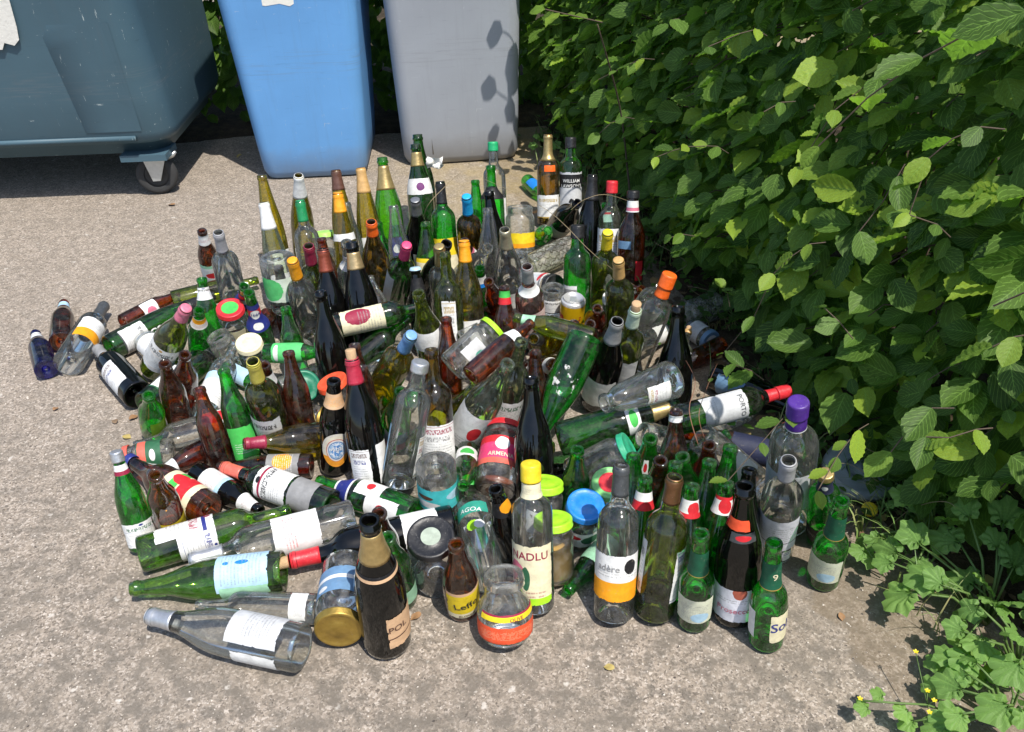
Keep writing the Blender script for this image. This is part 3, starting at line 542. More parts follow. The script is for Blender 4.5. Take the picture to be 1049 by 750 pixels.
 {'t': 'jS', 'g': 'C', 'cap': None, 'labels': [], 'desc': 'open clear jar lying behind the large lime lidded jar'},
 {'t': 'b25', 'g': 'G', 'cap': None, 'labels': [(0.55, 0.8, 180, 0, 'white;b:blue:0:.35'), (0.05, 0.35, 60, 10, 'white;l:lblue:.2:.6')], 'desc': 'green beer bottle with white and blue neck label right of yellow capsule'},
 {'t': 'bu', 'g': 'GY', 'cap': ('foilc', 'orange', 0.055), 'labels': [(0.06, 0.3, 60, 40, 'white')], 'desc': 'olive burgundy bottle with orange yellow capsule standing in the centre'},
 {'t': 'b33', 'g': 'BR', 'cap': None, 'labels': [(0.8, 0.95, 180, 0, 'red;b:green:.5:1')], 'desc': 'brown beer bottle with red and green top in the centre'},
 {'t': 'bx', 'g': 'RO', 'cap': ('foil', 'grey', 0.05), 'labels': [(0.3, 0.55, 90, 0, 'pinkw;l:pink:.2:.8'), (0.72, 0.8, 180, 0, 'white')], 'desc': 'rose tinted clear wine bottle with grey capsule'},
 {'t': 'bx', 'g': 'GO', 'cap': None, 'labels': [(0.1, 0.6, 28, 0, 'white;l:grey:.1:.9')], 'desc': 'green wine bottle with tall white label behind the orange yellow capsule bottle'},
 {'t': 'bu', 'g': 'GO', 'cap': None, 'labels': [(0.46, 0.64, 100, 0, 'white'), (0.06, 0.38, 60, 35, 'white;l:pink:.2:.8')], 'desc': 'olive green burgundy bottle with white collar and label near blue capsule'},
 {'t': 'bx', 'g': 'GY', 'cap': ('foilc', 'skyb', 0.06), 'labels': [], 'desc': 'yellow green wine bottle with light blue capsule leaning left'},
 {'t': 'b33', 'g': 'BK', 'cap': ('crown', 'lblue'), 'labels': [(0.6, 0.8, 180, 0, 'black')], 'desc': 'black bottle with pale blue crown cap in the upper centre'},
 {'t': 'bx', 'g': 'GD', 'cap': None, 'labels': [(0.12, 0.55, 80, 10, 'cream;e:dred:.3:.4:.25:.3;l:grey:.4:.9')], 'desc': 'dark green wine bottle with cream floral label lying across the centre'},
 {'t': 'bx', 'g': 'GD', 'cap': None, 'labels': [], 'desc': 'dark green bottle neck poking up behind the cream labelled lying bottle'},
 {'t': 'bu', 'g': 'BK', 'cap': None, 'labels': [], 'desc': 'tall plain black wine bottle standing left of centre'},
 {'t': 'bu', 'g': 'BK', 'cap': ('foil', 'copper', 0.06), 'labels': [(0.12, 0.5, 42, -48, 'white;e:pinkr:.5:.36:.26:.42;e:pinkr:.5:.80:.15:.14;e:cream:.5:.74:.09:.05')], 'desc': 'black wine bottle with copper capsule and pink hooded figure label'},
 {'t': 'b25', 'g': 'G', 'cap': None, 'labels': [(0.15, 0.62, 110, 0, 'mintg;e:white:.5:.15:.25:.08')], 'desc': 'green bottle with mint green label lying left of centre'},
 {'t': 'b33', 'g': 'BR', 'cap': None, 'labels': [(0.6, 0.86, 180, 0, 'white')], 'desc': 'brown beer bottle with white neck label behind yellow green capsule'},
 {'t': 'b33', 'g': 'BR', 'cap': None, 'labels': [], 'desc': 'plain brown beer bottle standing left of the orange red jar lid'},
 {'t': 'jM', 'g': 'C', 'cap': ('lid', 'redor', 'redor'), 'labels': [(0.15, 0.6, 90, 20, 'peach;b:orange:.3:.7')], 'desc': 'clear jar with orange red lid and orange label'},
 {'t': 'jS', 'g': 'C', 'cap': ('lid', 'dgreen2', 'dgreen2'), 'labels': [], 'desc': 'small jar lying with its dark green lid facing the camera'},
 {'t': 'jS', 'g': 'C', 'cap': ('lid', 'gold', 'gold'), 'labels': [], 'desc': 'small jar with gold lid lying under the dark green lid'},
 {'t': 'b33', 'g': 'BK', 'cap': None, 'labels': [(0.12, 0.5, 62, 10, 'abb', [('Abb', 0.012, 'white', 10, 0.55, 0, 0)]), (0.66, 0.84, 180, 0, 'peach;l:orange:.2:.8')], 'desc': 'dark beer bottle with round orange and blue label standing left of centre'},
 {'t': 'bu', 'g': 'BK', 'cap': ('foilcork', 'redm', 0.055), 'labels': [(0.05, 0.34, 35, -30, 'white;l:grey:.2:.8'), (0.05, 0.36, 25, 52, 'white')], 'desc': 'black wine bottle with red capsule and cork stuck in top'},
 {'t': 'b33', 'g': 'BR', 'cap': None, 'labels': [(0.3, 0.5, 50, 0, 'peach')], 'desc': 'brown beer bottle right of the red capsule with cork'},
 {'t': 'b33', 'g': 'BR', 'cap': None, 'labels': [], 'desc': 'brown beer bottle behind the orange red jar lid'},
 {'t': 'bx', 'g': 'C', 'cap': None, 'labels': [(0.1, 0.5, 60, 0, 'lblue')], 'desc': 'clear bottle lying behind the brown beers in the centre'},
 {'t': 'b33', 'g': 'G', 'cap': None, 'labels': [(0.08, 0.4, 60, 0, 'lblue;b:pink:0:.4')], 'desc': 'green beer bottle leaning left of the tall clear spirit bottle'},
 {'t': 'sp', 'g': 'C', 'cap': ('screwneck', 'silver', 0.02), 'labels': [(0.1, 0.45, 16, 62, 'white;l:grey:.1:.9'), (0.1, 0.5, 12, -80, 'lblue')], 'desc': 'tall clear spirit bottle with silver ring leaning in the centre'},
 {'t': 'bx', 'g': 'OB', 'cap': None, 'labels': [(0.14, 0.46, 75, 0, 'white;l:grey:.15:.8'), (0.08, 0.125, 80, 0, 'beige')], 'desc': 'olive brown wine bottle with white label standing in the centre'},
 {'t': 'bu', 'g': 'GY', 'cap': ('foil', 'dred', 0.055), 'labels': [(0.04, 0.26, 70, 10, 'white;l:grey:.2:.8')], 'desc': 'olive burgundy bottle with dark red capsule lying left of centre'},
 {'t': 'b75', 'g': 'G', 'cap': None, 'labels': [(0.6, 0.78, 180, 0, 'navy;b:white:0:.12;b:white:.88:1'), (0.1, 0.42, 40, -25, 'white;e:red:.5:.5:.2:.15'), (0.3, 0.55, 40, 45, 'white;e:red:.5:.5:.2:.15')], 'desc': 'green beer bottle with navy neck label lying in the lower left'},
 {'t': 'jL', 'g': 'C', 'cap': ('lid', 'lgreen2', 'lgreen2'), 'labels': [(0.28, 0.68, 100, 0, 'turq;e:white:.7:.7:.2:.14;e:brown:.72:.4:.13:.1;e:lblue:.2:.4:.2:.2')], 'desc': 'clear jar with turquoise label standing upside down on its green lid'},
 {'t': 'b33', 'g': 'G', 'cap': None, 'labels': [(0.2, 0.45, 60, 0, 'white;e:green:.5:.5:.3:.3')], 'desc': 'green beer bottle lying left of the pink labelled jar'},
 {'t': 'b33', 'g': 'C', 'cap': None, 'labels': [(0.1, 0.45, 60, -60, 'white')], 'desc': 'small clear bottle lying behind the gold necked black bottle'},
 {'t': 'pe', 'g': 'GT', 'cap': None, 'labels': [(0.33, 0.6, 40, 5, 'greenprint')], 'desc': 'large bright green bottle leaning base up in the centre'},
 {'t': 'ch', 'g': 'GD', 'cap': ('foil', 'goldf', 0.075), 'labels': [(0.55, 0.66, 180, 0, 'white;e:green:.5:.5:.1:.3')], 'desc': 'dark green champagne bottle with gold foil lying across the heap'},
 {'t': 'car', 'g': 'C', 'cap': None, 'labels': [(0.2, 0.5, 40, -40, 'white;l:grey:.2:.8')], 'desc': 'clear conical glass carafe lying on top, wide end to the right'},
 {'t': 'bu', 'g': 'BK', 'cap': ('foil', 'grey', 0.065), 'labels': [(0.1, 0.4, 60, 0, 'white')], 'desc': 'black wine bottle with grey capsule leaning right of large green bottle'},
 {'t': 'bx', 'g': 'GO', 'cap': ('foilcork', 'whiteg', 0.055), 'labels': [(0.1, 0.5, 40, 20, 'white')], 'desc': 'olive wine bottle with pale green capsule and cork leaning in the right'},
 {'t': 'sq', 'g': 'C', 'cap': ('screwneck2', 'orange2', 0.05), 'labels': [(0.25, 0.5, 30, -50, 'peach;e:red:.4:.4:.2:.2')], 'desc': 'square clear spirit bottle with orange cap leaning against the weeds'},
 {'t': 'bu', 'g': 'BK', 'cap': None, 'labels': [], 'desc': 'plain black wine bottle standing beside the orange capped spirit bottle'},
 {'t': 'b25', 'g': 'BR', 'cap': None, 'labels': [(0.1, 0.5, 90, 0, 'white;l:grey:.1:.9')], 'desc': 'small dark bottle with white label beside the gold capsule wine'},
 {'t': 'bx', 'g': 'C', 'cap': None, 'labels': [(0.3, 0.65, 80, 0, 'white;l:green:.2:.8')], 'desc': 'clear bottle with white label behind the orange capped spirit bottle'},
 {'t': 'bx', 'g': 'C', 'cap': None, 'labels': [(0.3, 0.6, 60, 20, 'white')], 'desc': 'clear bottle lying behind the gold capsule wine bottle'},
 {'t': 'jL', 'g': 'DU', 'cap': None, 'labels': [], 'desc': 'dusty clear jar lying under the hedge leaves at the right'},
 {'t': 'jS', 'g': 'C', 'cap': ('lid', 'steel', 'white'), 'labels': [(0.2, 0.7, 80, 0, 'lgrey;l:grey:.2:.8')], 'desc': 'small jar with white label and dull blue lid among the leaves at right'},
 {'t': 'bx', 'g': 'CG', 'cap': ('foilcork', 'tan', 0.02), 'labels': [(0.3, 0.6, 60, 0, 'white;e:green:.7:.4:.2:.3')], 'desc': 'pale bottle with cork and green printed label lying under the leaves'},
 {'t': 'can', 'g': 'YE', 'cap': None, 'labels': [], 'desc': 'yellow and red drink can standing beside the green whisky bottle'},
 {'t': 'jS', 'g': 'C', 'cap': None, 'labels': [(0.35, 0.75, 100, 0, 'white;l:grey:.3:.7')], 'desc': 'small open clear jar with white label left of the yellow can'},
 {'t': 'jM', 'g': 'C', 'cap': ('lid', 'black', 'black'), 'labels': [(0.2, 0.8, 100, 0, 'white;e:red:.2:.8:.2:.1;l:lblue:.2:.8')], 'desc': 'clear jar with black lid and white label lying in the upper centre'},
 {'t': 'bx', 'g': 'GY', 'cap': ('foil', 'black', 0.05), 'labels': [], 'desc': 'olive bottle with black capsule mouth pointing at the camera'},
 {'t': 'b33', 'g': 'GO', 'cap': None, 'labels': [(0.6, 0.9, 180, 0, 'mint;l:dgreen:.2:.8')], 'desc': 'green bottle with mint neck label lying behind the brown beers'},
 {'t': 'sp', 'g': 'G', 'cap': ('screw', 'black', 0.035), 'labels': [(0.1, 0.45, 40, -40, 'white;b:grey:.5:.9')], 'desc': 'green whisky bottle with black cap and clipped white label'},
 {'t': 'bx', 'g': 'GO', 'cap': ('foilc', 'tan', 0.058), 'labels': [], 'desc': 'olive wine bottle with gold brown capsule right of the green whisky bottle'},
 {'t': 'bx', 'g': 'GO', 'cap': ('foilc', 'yellow', 0.055), 'labels': [], 'desc': 'olive wine bottle with bright yellow capsule near the weeds'},
 {'t': 'b25', 'g': 'G', 'cap': None, 'labels': [(0.55, 0.85, 180, 0, 'lblue;b:red:.7:.9')], 'desc': 'green beer bottle with blue neck label behind yellow capsule'},
 {'t': 'b75', 'g': 'BR', 'cap': ('screw', 'black', 0.02), 'labels': [(0.8, 0.91, 180, 0, 'white;b:pink:.1:.4'), (0.12, 0.32, 18, 40, 'red'), (0.44, 0.52, 30, -30, 'steel')], 'desc': 'brown bottle with black cap and white neck label beside the hedge'},
 {'t': 'bx', 'g': 'CG', 'cap': ('screw', 'red', 0.035), 'labels': [(0.1, 0.55, 80, 0, 'white;l:grey:.2:.8')], 'desc': 'clear wine bottle with bright red cap near the hedge'},
 {'t': 'bu', 'g': 'BK', 'cap': ('foilc', 'black', 0.075), 'labels': [], 'desc': 'black wine bottle with black capsule standing among dry grass stems'},
 {'t': 'bu', 'g': 'NV', 'cap': None, 'labels': [(0.1, 0.35, 60, 30, 'white')], 'desc': 'blue black bottle leaning behind the wire netted bottle'},
 {'t': 'ch', 'g': 'DU', 'cap': None, 'labels': [], 'desc': 'pale bottle wrapped in fine wire netting lying at the back', 'net': 1},
 {'t': 'ho', 'g': 'GY', 'cap': None, 'labels': [(0.1, 0.32, 60, 35, 'white')], 'desc': 'yellow green flute bottle without capsule, leftmost of the back row'},
 {'t': 'ho', 'g': 'GY', 'cap': ('foil', 'white', 0.075), 'labels': [], 'desc': 'yellow green flute bottle with white capsule before the blue bin'},
 {'t': 'ho', 'g': 'CG', 'cap': ('foil', 'white', 0.075), 'labels': [(0.1, 0.4, 60, 20, 'white')], 'desc': 'pale glass flute bottle with white capsule left of the green capsule'},
 {'t': 'b33', 'g': 'BR', 'cap': None, 'labels': [(0.8, 0.95, 180, 0, 'white;l:red:.3:.6'), (0.15, 0.5, 80, 10, 'white;b:mint:.85:1;e:red:.5:.5:.3:.14')], 'desc': 'brown beer bottle with white neck label, leftmost standing at the back'},
 {'t': 'bx', 'g': 'C', 'cap': ('foil', 'steelg', 0.065), 'labels': [], 'desc': 'clear wine bottle with grey neck standing beside leftmost brown beer'},
 {'t': 'bx', 'g': 'C', 'cap': ('foilc', 'green2', 0.06), 'labels': [], 'desc': 'clear wine bottle with green capsule in the back left'},
 {'t': 'jM', 'g': 'C', 'cap': ('lid', 'lime2', 'lime2'), 'labels': [], 'desc': 'clear jar with pale lime lid among the back left bottles'},
 {'t': 'ho', 'g': 'GY', 'cap': ('foil', 'brown', 0.06), 'labels': [], 'desc': 'yellow green flute bottle with brown capsule before the blue bin'},
 {'t': 'ho', 'g': 'GY', 'cap': ('foilc', 'orange', 0.055), 'labels': [(0.6, 0.66, 120, 0, 'white')], 'desc': 'yellow green flute bottle with orange capsule in the back row'},
 {'t': 'so', 'g': 'C', 'cap': None, 'labels': [], 'desc': 'slim clear bottle standing right of the orange capsule flute'},
 {'t': 'bx', 'g': 'C', 'cap': None, 'labels': [(0.72, 0.86, 180, 0, 'white;l:grey:.3:.6')], 'desc': 'clear bottle with white neck label and green glass lip'},
 {'t': 'bx', 'g': 'GO', 'cap': ('foil', 'dred', 0.06), 'labels': [], 'desc': 'olive wine bottle with dark red capsule behind yellow capsule'},
 {'t': 'bx', 'g': 'C', 'cap': ('foilc', 'orange', 0.06), 'labels': [], 'desc': 'clear wine bottle with yellow capsule behind the upturned jar'},
 {'t': 'b33', 'g': 'BR', 'cap': None, 'labels': [], 'desc': 'brown beer bottle right behind the copper capsule'},
 {'t': 'ch', 'g': 'BK', 'cap': ('foil', 'goldf2', 0.07), 'labels': [], 'desc': 'black sparkling wine bottle with gold neck left of centre'},
 {'t': 'b75', 'g': 'BK', 'cap': None, 'labels': [(0.36, 0.42, 18, 0, 'red')], 'desc': 'black beer bottle with an upturned jar over its neck'},
 {'t': 'jL', 'g': 'C', 'cap': None, 'labels': [(0.28, 0.72, 90, 0, 'mintw;b:mintg:0:0;e:red:.2:.45:.14:.08;e:mintg:.75:.45:.25:.5')], 'desc': 'upturned clear jar with green and white label over a black bottle neck'},
 {'t': 'ho', 'g': 'GY', 'cap': ('foil', 'tan', 0.075), 'labels': [(0.1, 0.38, 70, 10, 'white')], 'desc': 'yellow green flute bottle with tan capsule before the blue bin'},
 {'t': 'ch', 'g': 'G2', 'cap': ('foil', 'goldf', 0.1), 'labels': [], 'desc': 'bright green champagne bottle with gold foil in the back row'},
 {'t': 'ch', 'g': 'GD', 'cap': None, 'labels': [], 'desc': 'dark green champagne bottle, rearmost before the grey bin'},
 {'t': 'ch', 'g': 'GD', 'cap': ('foil', 'goldf', 0.07), 'labels': [(0.5, 0.66, 100, 5, 'white;e:purple:.5:.5:.1:.25')], 'desc': 'dark green champagne bottle with gold foil and white collar before grey bin'},
 {'t': 'bx', 'g': 'G', 'cap': ('foilc', 'black', 0.065), 'labels': [(0.1, 0.45, 80, 0, 'cream;b:yellow:.5:1')], 'desc': 'green wine bottle with black capsule and yellow label in back row'},
 {'t': 'bx', 'g': 'OB', 'cap': ('foilc', 'skyb2', 0.062), 'labels': [], 'desc': 'olive brown wine bottle with sky blue capsule in the back row'},
 {'t': 'b33', 'g': 'G', 'cap': None, 'labels': [(0.1, 0.4, 60, 0, 'white')], 'desc': 'bright green beer bottle right of the sky blue capsule'},
 {'t': 'bx', 'g': 'C', 'cap': ('screw', 'green3', 0.028), 'labels': [(0.1, 0.4, 70, 0, 'white')], 'desc': 'clear bottle with green cap, rearmost beside the grey bin'},
 {'t': 'bx', 'g': 'G', 'cap': None, 'labels': [(0.66, 0.78, 180, 0, 'black;e:white:.5:.5:.05:.25')], 'desc': 'green bottle with black neck label behind the open yellow jar'},
 {'t': 'bu', 'g': 'BK', 'cap': None, 'labels': [], 'desc': 'black wine bottle left of the wide open jar'},
 {'t': 'bu', 'g': 'BK', 'cap': ('foilc', 'silverd', 0.05), 'labels': [(0.1, 0.4, 60, 30, 'white;e:purple:.5:.5:.15:.3')], 'desc': 'black wine bottle with grey silver capsule in front of the champagnes'},
 {'t': 'so', 'g': 'C', 'cap': None, 'labels': [], 'desc': 'slim clear bottle right of the bright orange capsule'},
 {'t': 'bu', 'g': 'OB', 'cap': ('foil', 'orange2', 0.045), 'labels': [], 'desc': 'brown burgundy bottle with bright orange red neck foil'},
 {'t': 'b25', 'g': 'G', 'cap': None, 'labels': [(0.5, 0.82, 180, 0, 'navy;e:white:.5:.5:.08:.2')], 'desc': 'green beer bottle with navy label behind the hot pink capsule'},
 {'t': 'bx', 'g': 'GD', 'cap': ('foilc', 'pinkr', 0.055), 'labels': [(0.2, 0.6, 40, -60, 'white')], 'desc': 'dark wine bottle with hot pink capsule leaning in the upper centre'},
 {'t': 'pe2', 'g': 'G2', 'cap': None, 'labels': [(0.18, 0.55, 90, 0, 'cream;b:yellow:0:.3;b:yellow:.85:1;e:steel:.5:.7:.1:.12')], 'desc': 'bright green water bottle with yellow and cream label'},
 {'t': 'bx', 'g': 'C', 'cap': ('foilc', 'goldf', 0.06), 'labels': [], 'desc': 'clear wine bottle with pale gold capsule in the centre back'},
 {'t': 'bu', 'g': 'DG', 'cap': None, 'labels': [], 'desc': 'smoky grey dark bottle leaning left of the orange yellow capsule'},
 {'t': 'b33', 'g': 'BR', 'cap': None, 'labels': [(0.55, 0.8, 100, 0, 'white;b:pink:.8:1')], 'desc': 'brown beer bottle with white neck label below the sky blue capsule'},
 {'t': 'so', 'g': 'C', 'cap': None, 'labels': [], 'desc': 'slim clear bottle in front of the black bottle beside the open jar'},
 {'t': 'bu', 'g': 'C', 'cap': ('foil', 'goldf3', 0.06), 'labels': [(0.1, 0.3, 60, 30, 'white')], 'desc': 'clear burgundy bottle with pale gold neck below the open jar'},
 {'t': 'bu', 'g': 'C', 'cap': None, 'labels': [], 'desc': 'clear bottle leaning left behind the pale gold neck'},
 {'t': 'jL', 'g': 'C', 'cap': None, 'labels': [(0.2, 0.5, 100, 10, 'yellow;b:orange:0:.3')], 'desc': 'wide open clear jar with yellow label at the back'},
 {'t': 'ch', 'g': 'G2', 'cap': None, 'labels': [(0.25, 0.6, 60, -40, 'blue')], 'desc': 'green bottle with blue label lying at the back before the weeds'},
 {'t': 'b25', 'g': 'G', 'cap': None, 'labels': [], 'desc': 'green bottle shoulder between open jar and whisky bottle'},
 {'t': 'bx', 'g': 'OB', 'cap': ('foil', 'goldf', 0.085), 'labels': [(0.08, 0.34, 75, 0, 'white;l:grey:.3:.8'), (0.6, 0.67, 30, 10, 'orange2')], 'desc': 'brown sparkling wine bottle with gold neck beside the whisky bottle'},
 {'t': 'sp', 'g': 'G2', 'cap': ('screw', 'black', 0.035), 'labels': [(0.06, 0.62, 80, 5, 'lgrey;b:black:.68:.95;e:black:.5:.32:.1:.14;l:grey:.1:.2', [('WILLIAM', 0.0115, 'white', 5, 0.82, 0, 0), ("LAWSON'S", 0.0115, 'white', 5, 0.715, 0, 0)])], 'desc': 'green whisky bottle with black cap and black and white label'},
 {'t': 'b33', 'g': 'G', 'cap': None, 'labels': [(0.62, 0.78, 14, 0, 'white;e:red:.5:.5:.3:.3'), (0.16, 0.46, 80, 10, 'black;e:red:.5:.65:.12:.15;l:white:.2:.4')], 'desc': 'green beer bottle with black label at the back of right cluster'},
 {'t': 'b33', 'g': 'G', 'cap': None, 'labels': [(0.62, 0.83, 180, 0, 'white;b:red:0:.5')], 'desc': 'green beer bottle with red and white neck label beside the white orange label'},
 {'t': 'bx', 'g': 'GO', 'cap': ('foil', 'bronze', 0.05), 'labels': [(0.16, 0.58, 26, -75, 'white;l:grey:.1:.9'), (0.16, 0.55, 32, 72, 'white;l:grey:.1:.9')], 'desc': 'olive wine bottle with brown capsule standing in the right front'},
 {'t': 'b33', 'g': 'G', 'cap': None, 'labels': [(0.62, 0.85, 180, 0, 'white;b:red:.0:.25;e:red:.6:.5:.12:.4')], 'desc': 'green beer bottle with red and white neck, between brown capsule and black prosecco'},
 {'t': 'b33', 'g': 'G', 'cap': None, 'labels': [(0.62, 0.85, 180, 0, 'white;b:red:.8:1;e:red:.55:.5:.12:.4')], 'desc': 'green beer bottle with red and white neck just behind black prosecco'},
 {'t': 'b33', 'g': 'G', 'cap': None, 'labels': [], 'desc': 'bare green beer bottle between two brown beers at the right'},
 {'t': 'b33', 'g': 'G', 'cap': None, 'labels': [], 'desc': 'bare green beer bottle in front of the right brown beer'},
 {'t': 'b33', 'g': 'BR', 'cap': None, 'labels': [(0.9, 0.96, 180, 0, 'white')], 'desc': 'brown beer bottle with white rim, left of two at the right'},
 {'t': 'b33', 'g': 'BR', 'cap': None, 'labels': [], 'desc': 'brown beer bottle, right of two behind the green beers'},
 {'t': 'b33', 'g': 'G', 'cap': None, 'labels': [], 'desc': 'green beer bottle half hidden behind the brown capsule wine'},
 {'t': 'ch', 'g': 'BK', 'cap': None, 'labels': [(0.06, 0.32, 95, 0, 'whitel;e:copper:.55:.93:.09:.2;l:grey:.6:.7', [('Prosecco', 0.0125, 'dpink', -4, 0.36, 0, 0)]), (0.73, 0.8, 50, -15, 'redor'), (0.66, 0.72, 45, 10, 'dgrey;e:red:.5:.5:.3:.3')], 'desc': 'black prosecco bottle with torn red foil and white label'},
 {'t': 'b24', 'g': 'G', 'cap': None, 'labels': [(0.6, 0.84, 180, 0, 'dgreen3;b:gold:0:.03'), (0.13, 0.4, 68, 0, 'creamg;l:grey:.1:.8;e:lblue:.65:.25:.22:.2')], 'desc': 'green beer bottle with cream back label at the front, left of the black prosecco'},
 {'t': 'b24', 'g': 'G', 'cap': None, 'labels': [(0.6, 0.84, 180, 0, 'dgreen3;b:gold:0:.03', [('9', 0.014, 'cream', 25, 0.5, 0, 0)]), (0.12, 0.4, 45, 55, 'cream', [('Sol', 0.022, 'navy', 44, 0.55, 0, 0)]), (0.13, 0.4, 30, -70, 'white')], 'desc': 'green beer bottle with script label foremost at the right'},
 {'t': 'b24', 'g': 'G', 'cap': None, 'labels': [(0.6, 0.84, 180, 0, 'dgreen3;b:gold:0:.03'), (0.13, 0.4, 68, -12, 'creamg;l:grey:.1:.8;e:lblue:.65:.25:.22:.2')], 'desc': 'green beer bottle with cream label standing rightmost on the concrete'},
 {'t': 'sp', 'g': 'G', 'cap': ('screw', 'goldf', 0.016), 'labels': [(0.79, 0.92, 180, 0, 'navyk;e:white:.5:.55:.07:.2'), (0.1, 0.32, 50, -35, 'black;l:white:.4:.6')], 'desc': 'green bottle with gold cap and black labels behind the rightmost beer'},
 {'t': 'bx', 'g': 'C', 'cap': ('foil', 'steelg', 0.05), 'labels': [(0.18, 0.52, 75, -5, 'whitel;b:black:.25:.27;l:grey:.3:.8'), (0.05, 0.16, 30, 25, 'white;l:grey:.2:.8')], 'desc': 'clear wine bottle with grey neck ring and white label at right'},
 {'t': 'vo', 'g': 'C', 'cap': ('screw', 'purple2', 0.05), 'labels': [(0.25, 0.55, 70, -20, 'lgrey'), (0.82, 0.86, 180, 0, 'silver')], 'desc': 'large clear spirit bottle with purple cap at right'},
 {'t': 'bx', 'g': 'GD', 'cap': ('screw', 'red', 0.062), 'labels': [(0.2, 0.58, 75, 10, 'lgrey;l:grey:.2:.3', [('PORTO', 0.011, 'dgrey', 8, 0.86, 0, 0)])], 'desc': 'dark green wine bottle with red capsule lying at the right'},
 {'t': 'bu', 'g': 'BK', 'cap': None, 'labels': [(0.1, 0.4, 60, 40, 'steel')], 'desc': 'dark bottle lying under the hedge behind the red capsule'},
 {'t': 'jT', 'g': 'C', 'cap': None, 'labels': [(0.3, 0.6, 60, 0, 'lgrey')], 'desc': 'clear jar lying open beside the purple capped bottle'},
 {'t': 'b75', 'g': 'BR', 'cap': None, 'labels': [(0.1, 0.5, 90, 10, 'navyk')], 'desc': 'brown bottle with navy label lying behind the purple capped bottle'},
 {'t': 'b33', 'g': 'G', 'cap': None, 'labels': [], 'desc': 'green beer bottle lying behind the right cluster'},
 {'t': 'jS', 'g': 'C', 'cap': None, 'labels': [], 'desc': 'small open jar lying right of the champagne mouth'},
 {'t': 'b33', 'g': 'BK', 'cap': None, 'labels': [], 'desc': 'black beer bottle tucked behind the black prosecco'},
 {'t': 'bx', 'g': 'BK', 'cap': None, 'labels': [], 'desc': 'black wine bottle lying beneath the green champagne bottle'},
 {'t': 'bu', 'g': 'GO', 'cap': None, 'labels': [(0.1, 0.4, 60, 0, 'lime')], 'desc': 'green bottle lying deep in the centre behind the white apple label'},
 {'t': 'b33', 'g': 'G', 'cap': None, 'labels': [], 'desc': 'green beer bottle lying deep beside the black cork stoppered bottle'},
 {'t': 'bx', 'g': 'BK', 'cap': None, 'labels': [], 'desc': 'black bottle lying deep behind the brown beer on the jar'},
 {'t': 'b33', 'g': 'BR', 'cap': None, 'labels': [], 'desc': 'brown beer bottle behind the pink necked dark one'},
 {'t': 'b33', 'g': 'BR', 'cap': None, 'labels': [], 'desc': 'brown beer mouth in front of the yellow can'},
 {'t': 'b33', 'g': 'BR', 'cap': None, 'labels': [], 'desc': 'dark brown beer mouth right of the yellow can'},
 {'t': 'bx', 'g': 'GO', 'cap': None, 'labels': [], 'desc': 'green wine bottle lying behind the red lidded jar, neck to the right'},
 {'t': 'b25', 'g': 'G', 'cap': None, 'labels': [(0.2, 0.6, 60, 0, 'lblue')], 'desc': 'green bottle lying behind the yellow green capsule wine'},
 {'t': 'jM', 'g': 'C', 'cap': None, 'labels': [(0.3, 0.7, 30, 0, 'peach')], 'desc': 'clear jar lying left of the small dark green lid'},
 {'t': 'bu', 'g': 'BK', 'cap': None, 'labels': [], 'desc': 'black bottle lying with its base to the camera below the plain black one'},
 {'t': 'b33', 'g': 'G', 'cap': None, 'labels': [], 'desc': 'bare green beer bottle at the left rear of the right cluster'},
 {'t': 'b33', 'g': 'G', 'cap': None, 'labels': [], 'desc': 'bare green beer bottle in the middle of the right cluster'},
 {'t': 'b33', 'g': 'BR', 'cap': None, 'labels': [], 'desc': 'brown beer bottle between green ones at the right cluster left'},
 {'t': 'jS', 'g': 'C', 'cap': None, 'labels': [], 'desc': 'small clear jar standing below the wide open jar'},
 {'t': 'b33', 'g': 'BR', 'cap': None, 'labels': [], 'desc': 'brown beer bottle leaning right of the blue banded green beer'},
 {'t': 'b25', 'g': 'G', 'cap': None, 'labels': [(0.2, 0.5, 60, 0, 'lime')], 'desc': 'green beer bottle with lime label right of the bright orange red foil'},
 {'t': 'b25', 'g': 'BR', 'cap': None, 'labels': [], 'desc': 'small brown bottle mouth right of the pale green capsule'},
 {'t': 'jM', 'g': 'C', 'cap': None, 'labels': [], 'desc': 'clear jar lying under the right cluster'},
 {'t': 'b33', 'g': 'G', 'cap': None, 'labels': [], 'desc': 'green beer bottle lying behind the orange capped spirit bottle'},
 {'t': 'jS', 'g': 'C', 'cap': ('lid', 'silver', 'silver'), 'labels': [], 'desc': 'small jar with silver lid between left green beer and olive wine'},
 {'t': 'b25', 'g': 'BR', 'cap': None, 'labels': [(0.66, 0.86, 180, 0, 'white')], 'desc': 'small brown beer with white neck left of the large green bottle'},
 {'t': 'b25', 'g': 'G', 'cap': None, 'labels': [], 'desc': 'green bottle under the champagne foil'},
 {'t': 'b33', 'g': 'BR', 'cap': None, 'labels': [], 'desc': 'brown beer neck behind the large lying jar'},
 {'t': 'jS', 'g': 'C', 'cap': None, 'labels': [], 'desc': 'small clear jar lying right of the mint green labelled bottle'},
 {'t': 'b25', 'g': 'BR', 'cap': None, 'labels': [], 'desc': 'small brown bottle lying below the blue and red neck label'},
 {'t': 'jS', 'g': 'C', 'cap': None, 'labels': [], 'desc': 'open small clear jar left of the cream lid'},
 {'t': 'b25', 'g': 'G', 'cap': None, 'labels': [], 'desc': 'green bottle lying in the gap below the cream floral label'},
 {'t': 'jS', 'g': 'C', 'cap': ('lid', 'white', 'white'), 'labels': [], 'desc': 'small jar with white lid behind the dark bottle near orange cap'},
 {'t': 'b25', 'g': 'BR', 'cap': None, 'labels': [], 'desc': 'small brown bottle lying right of the plain black one at the hedge'},
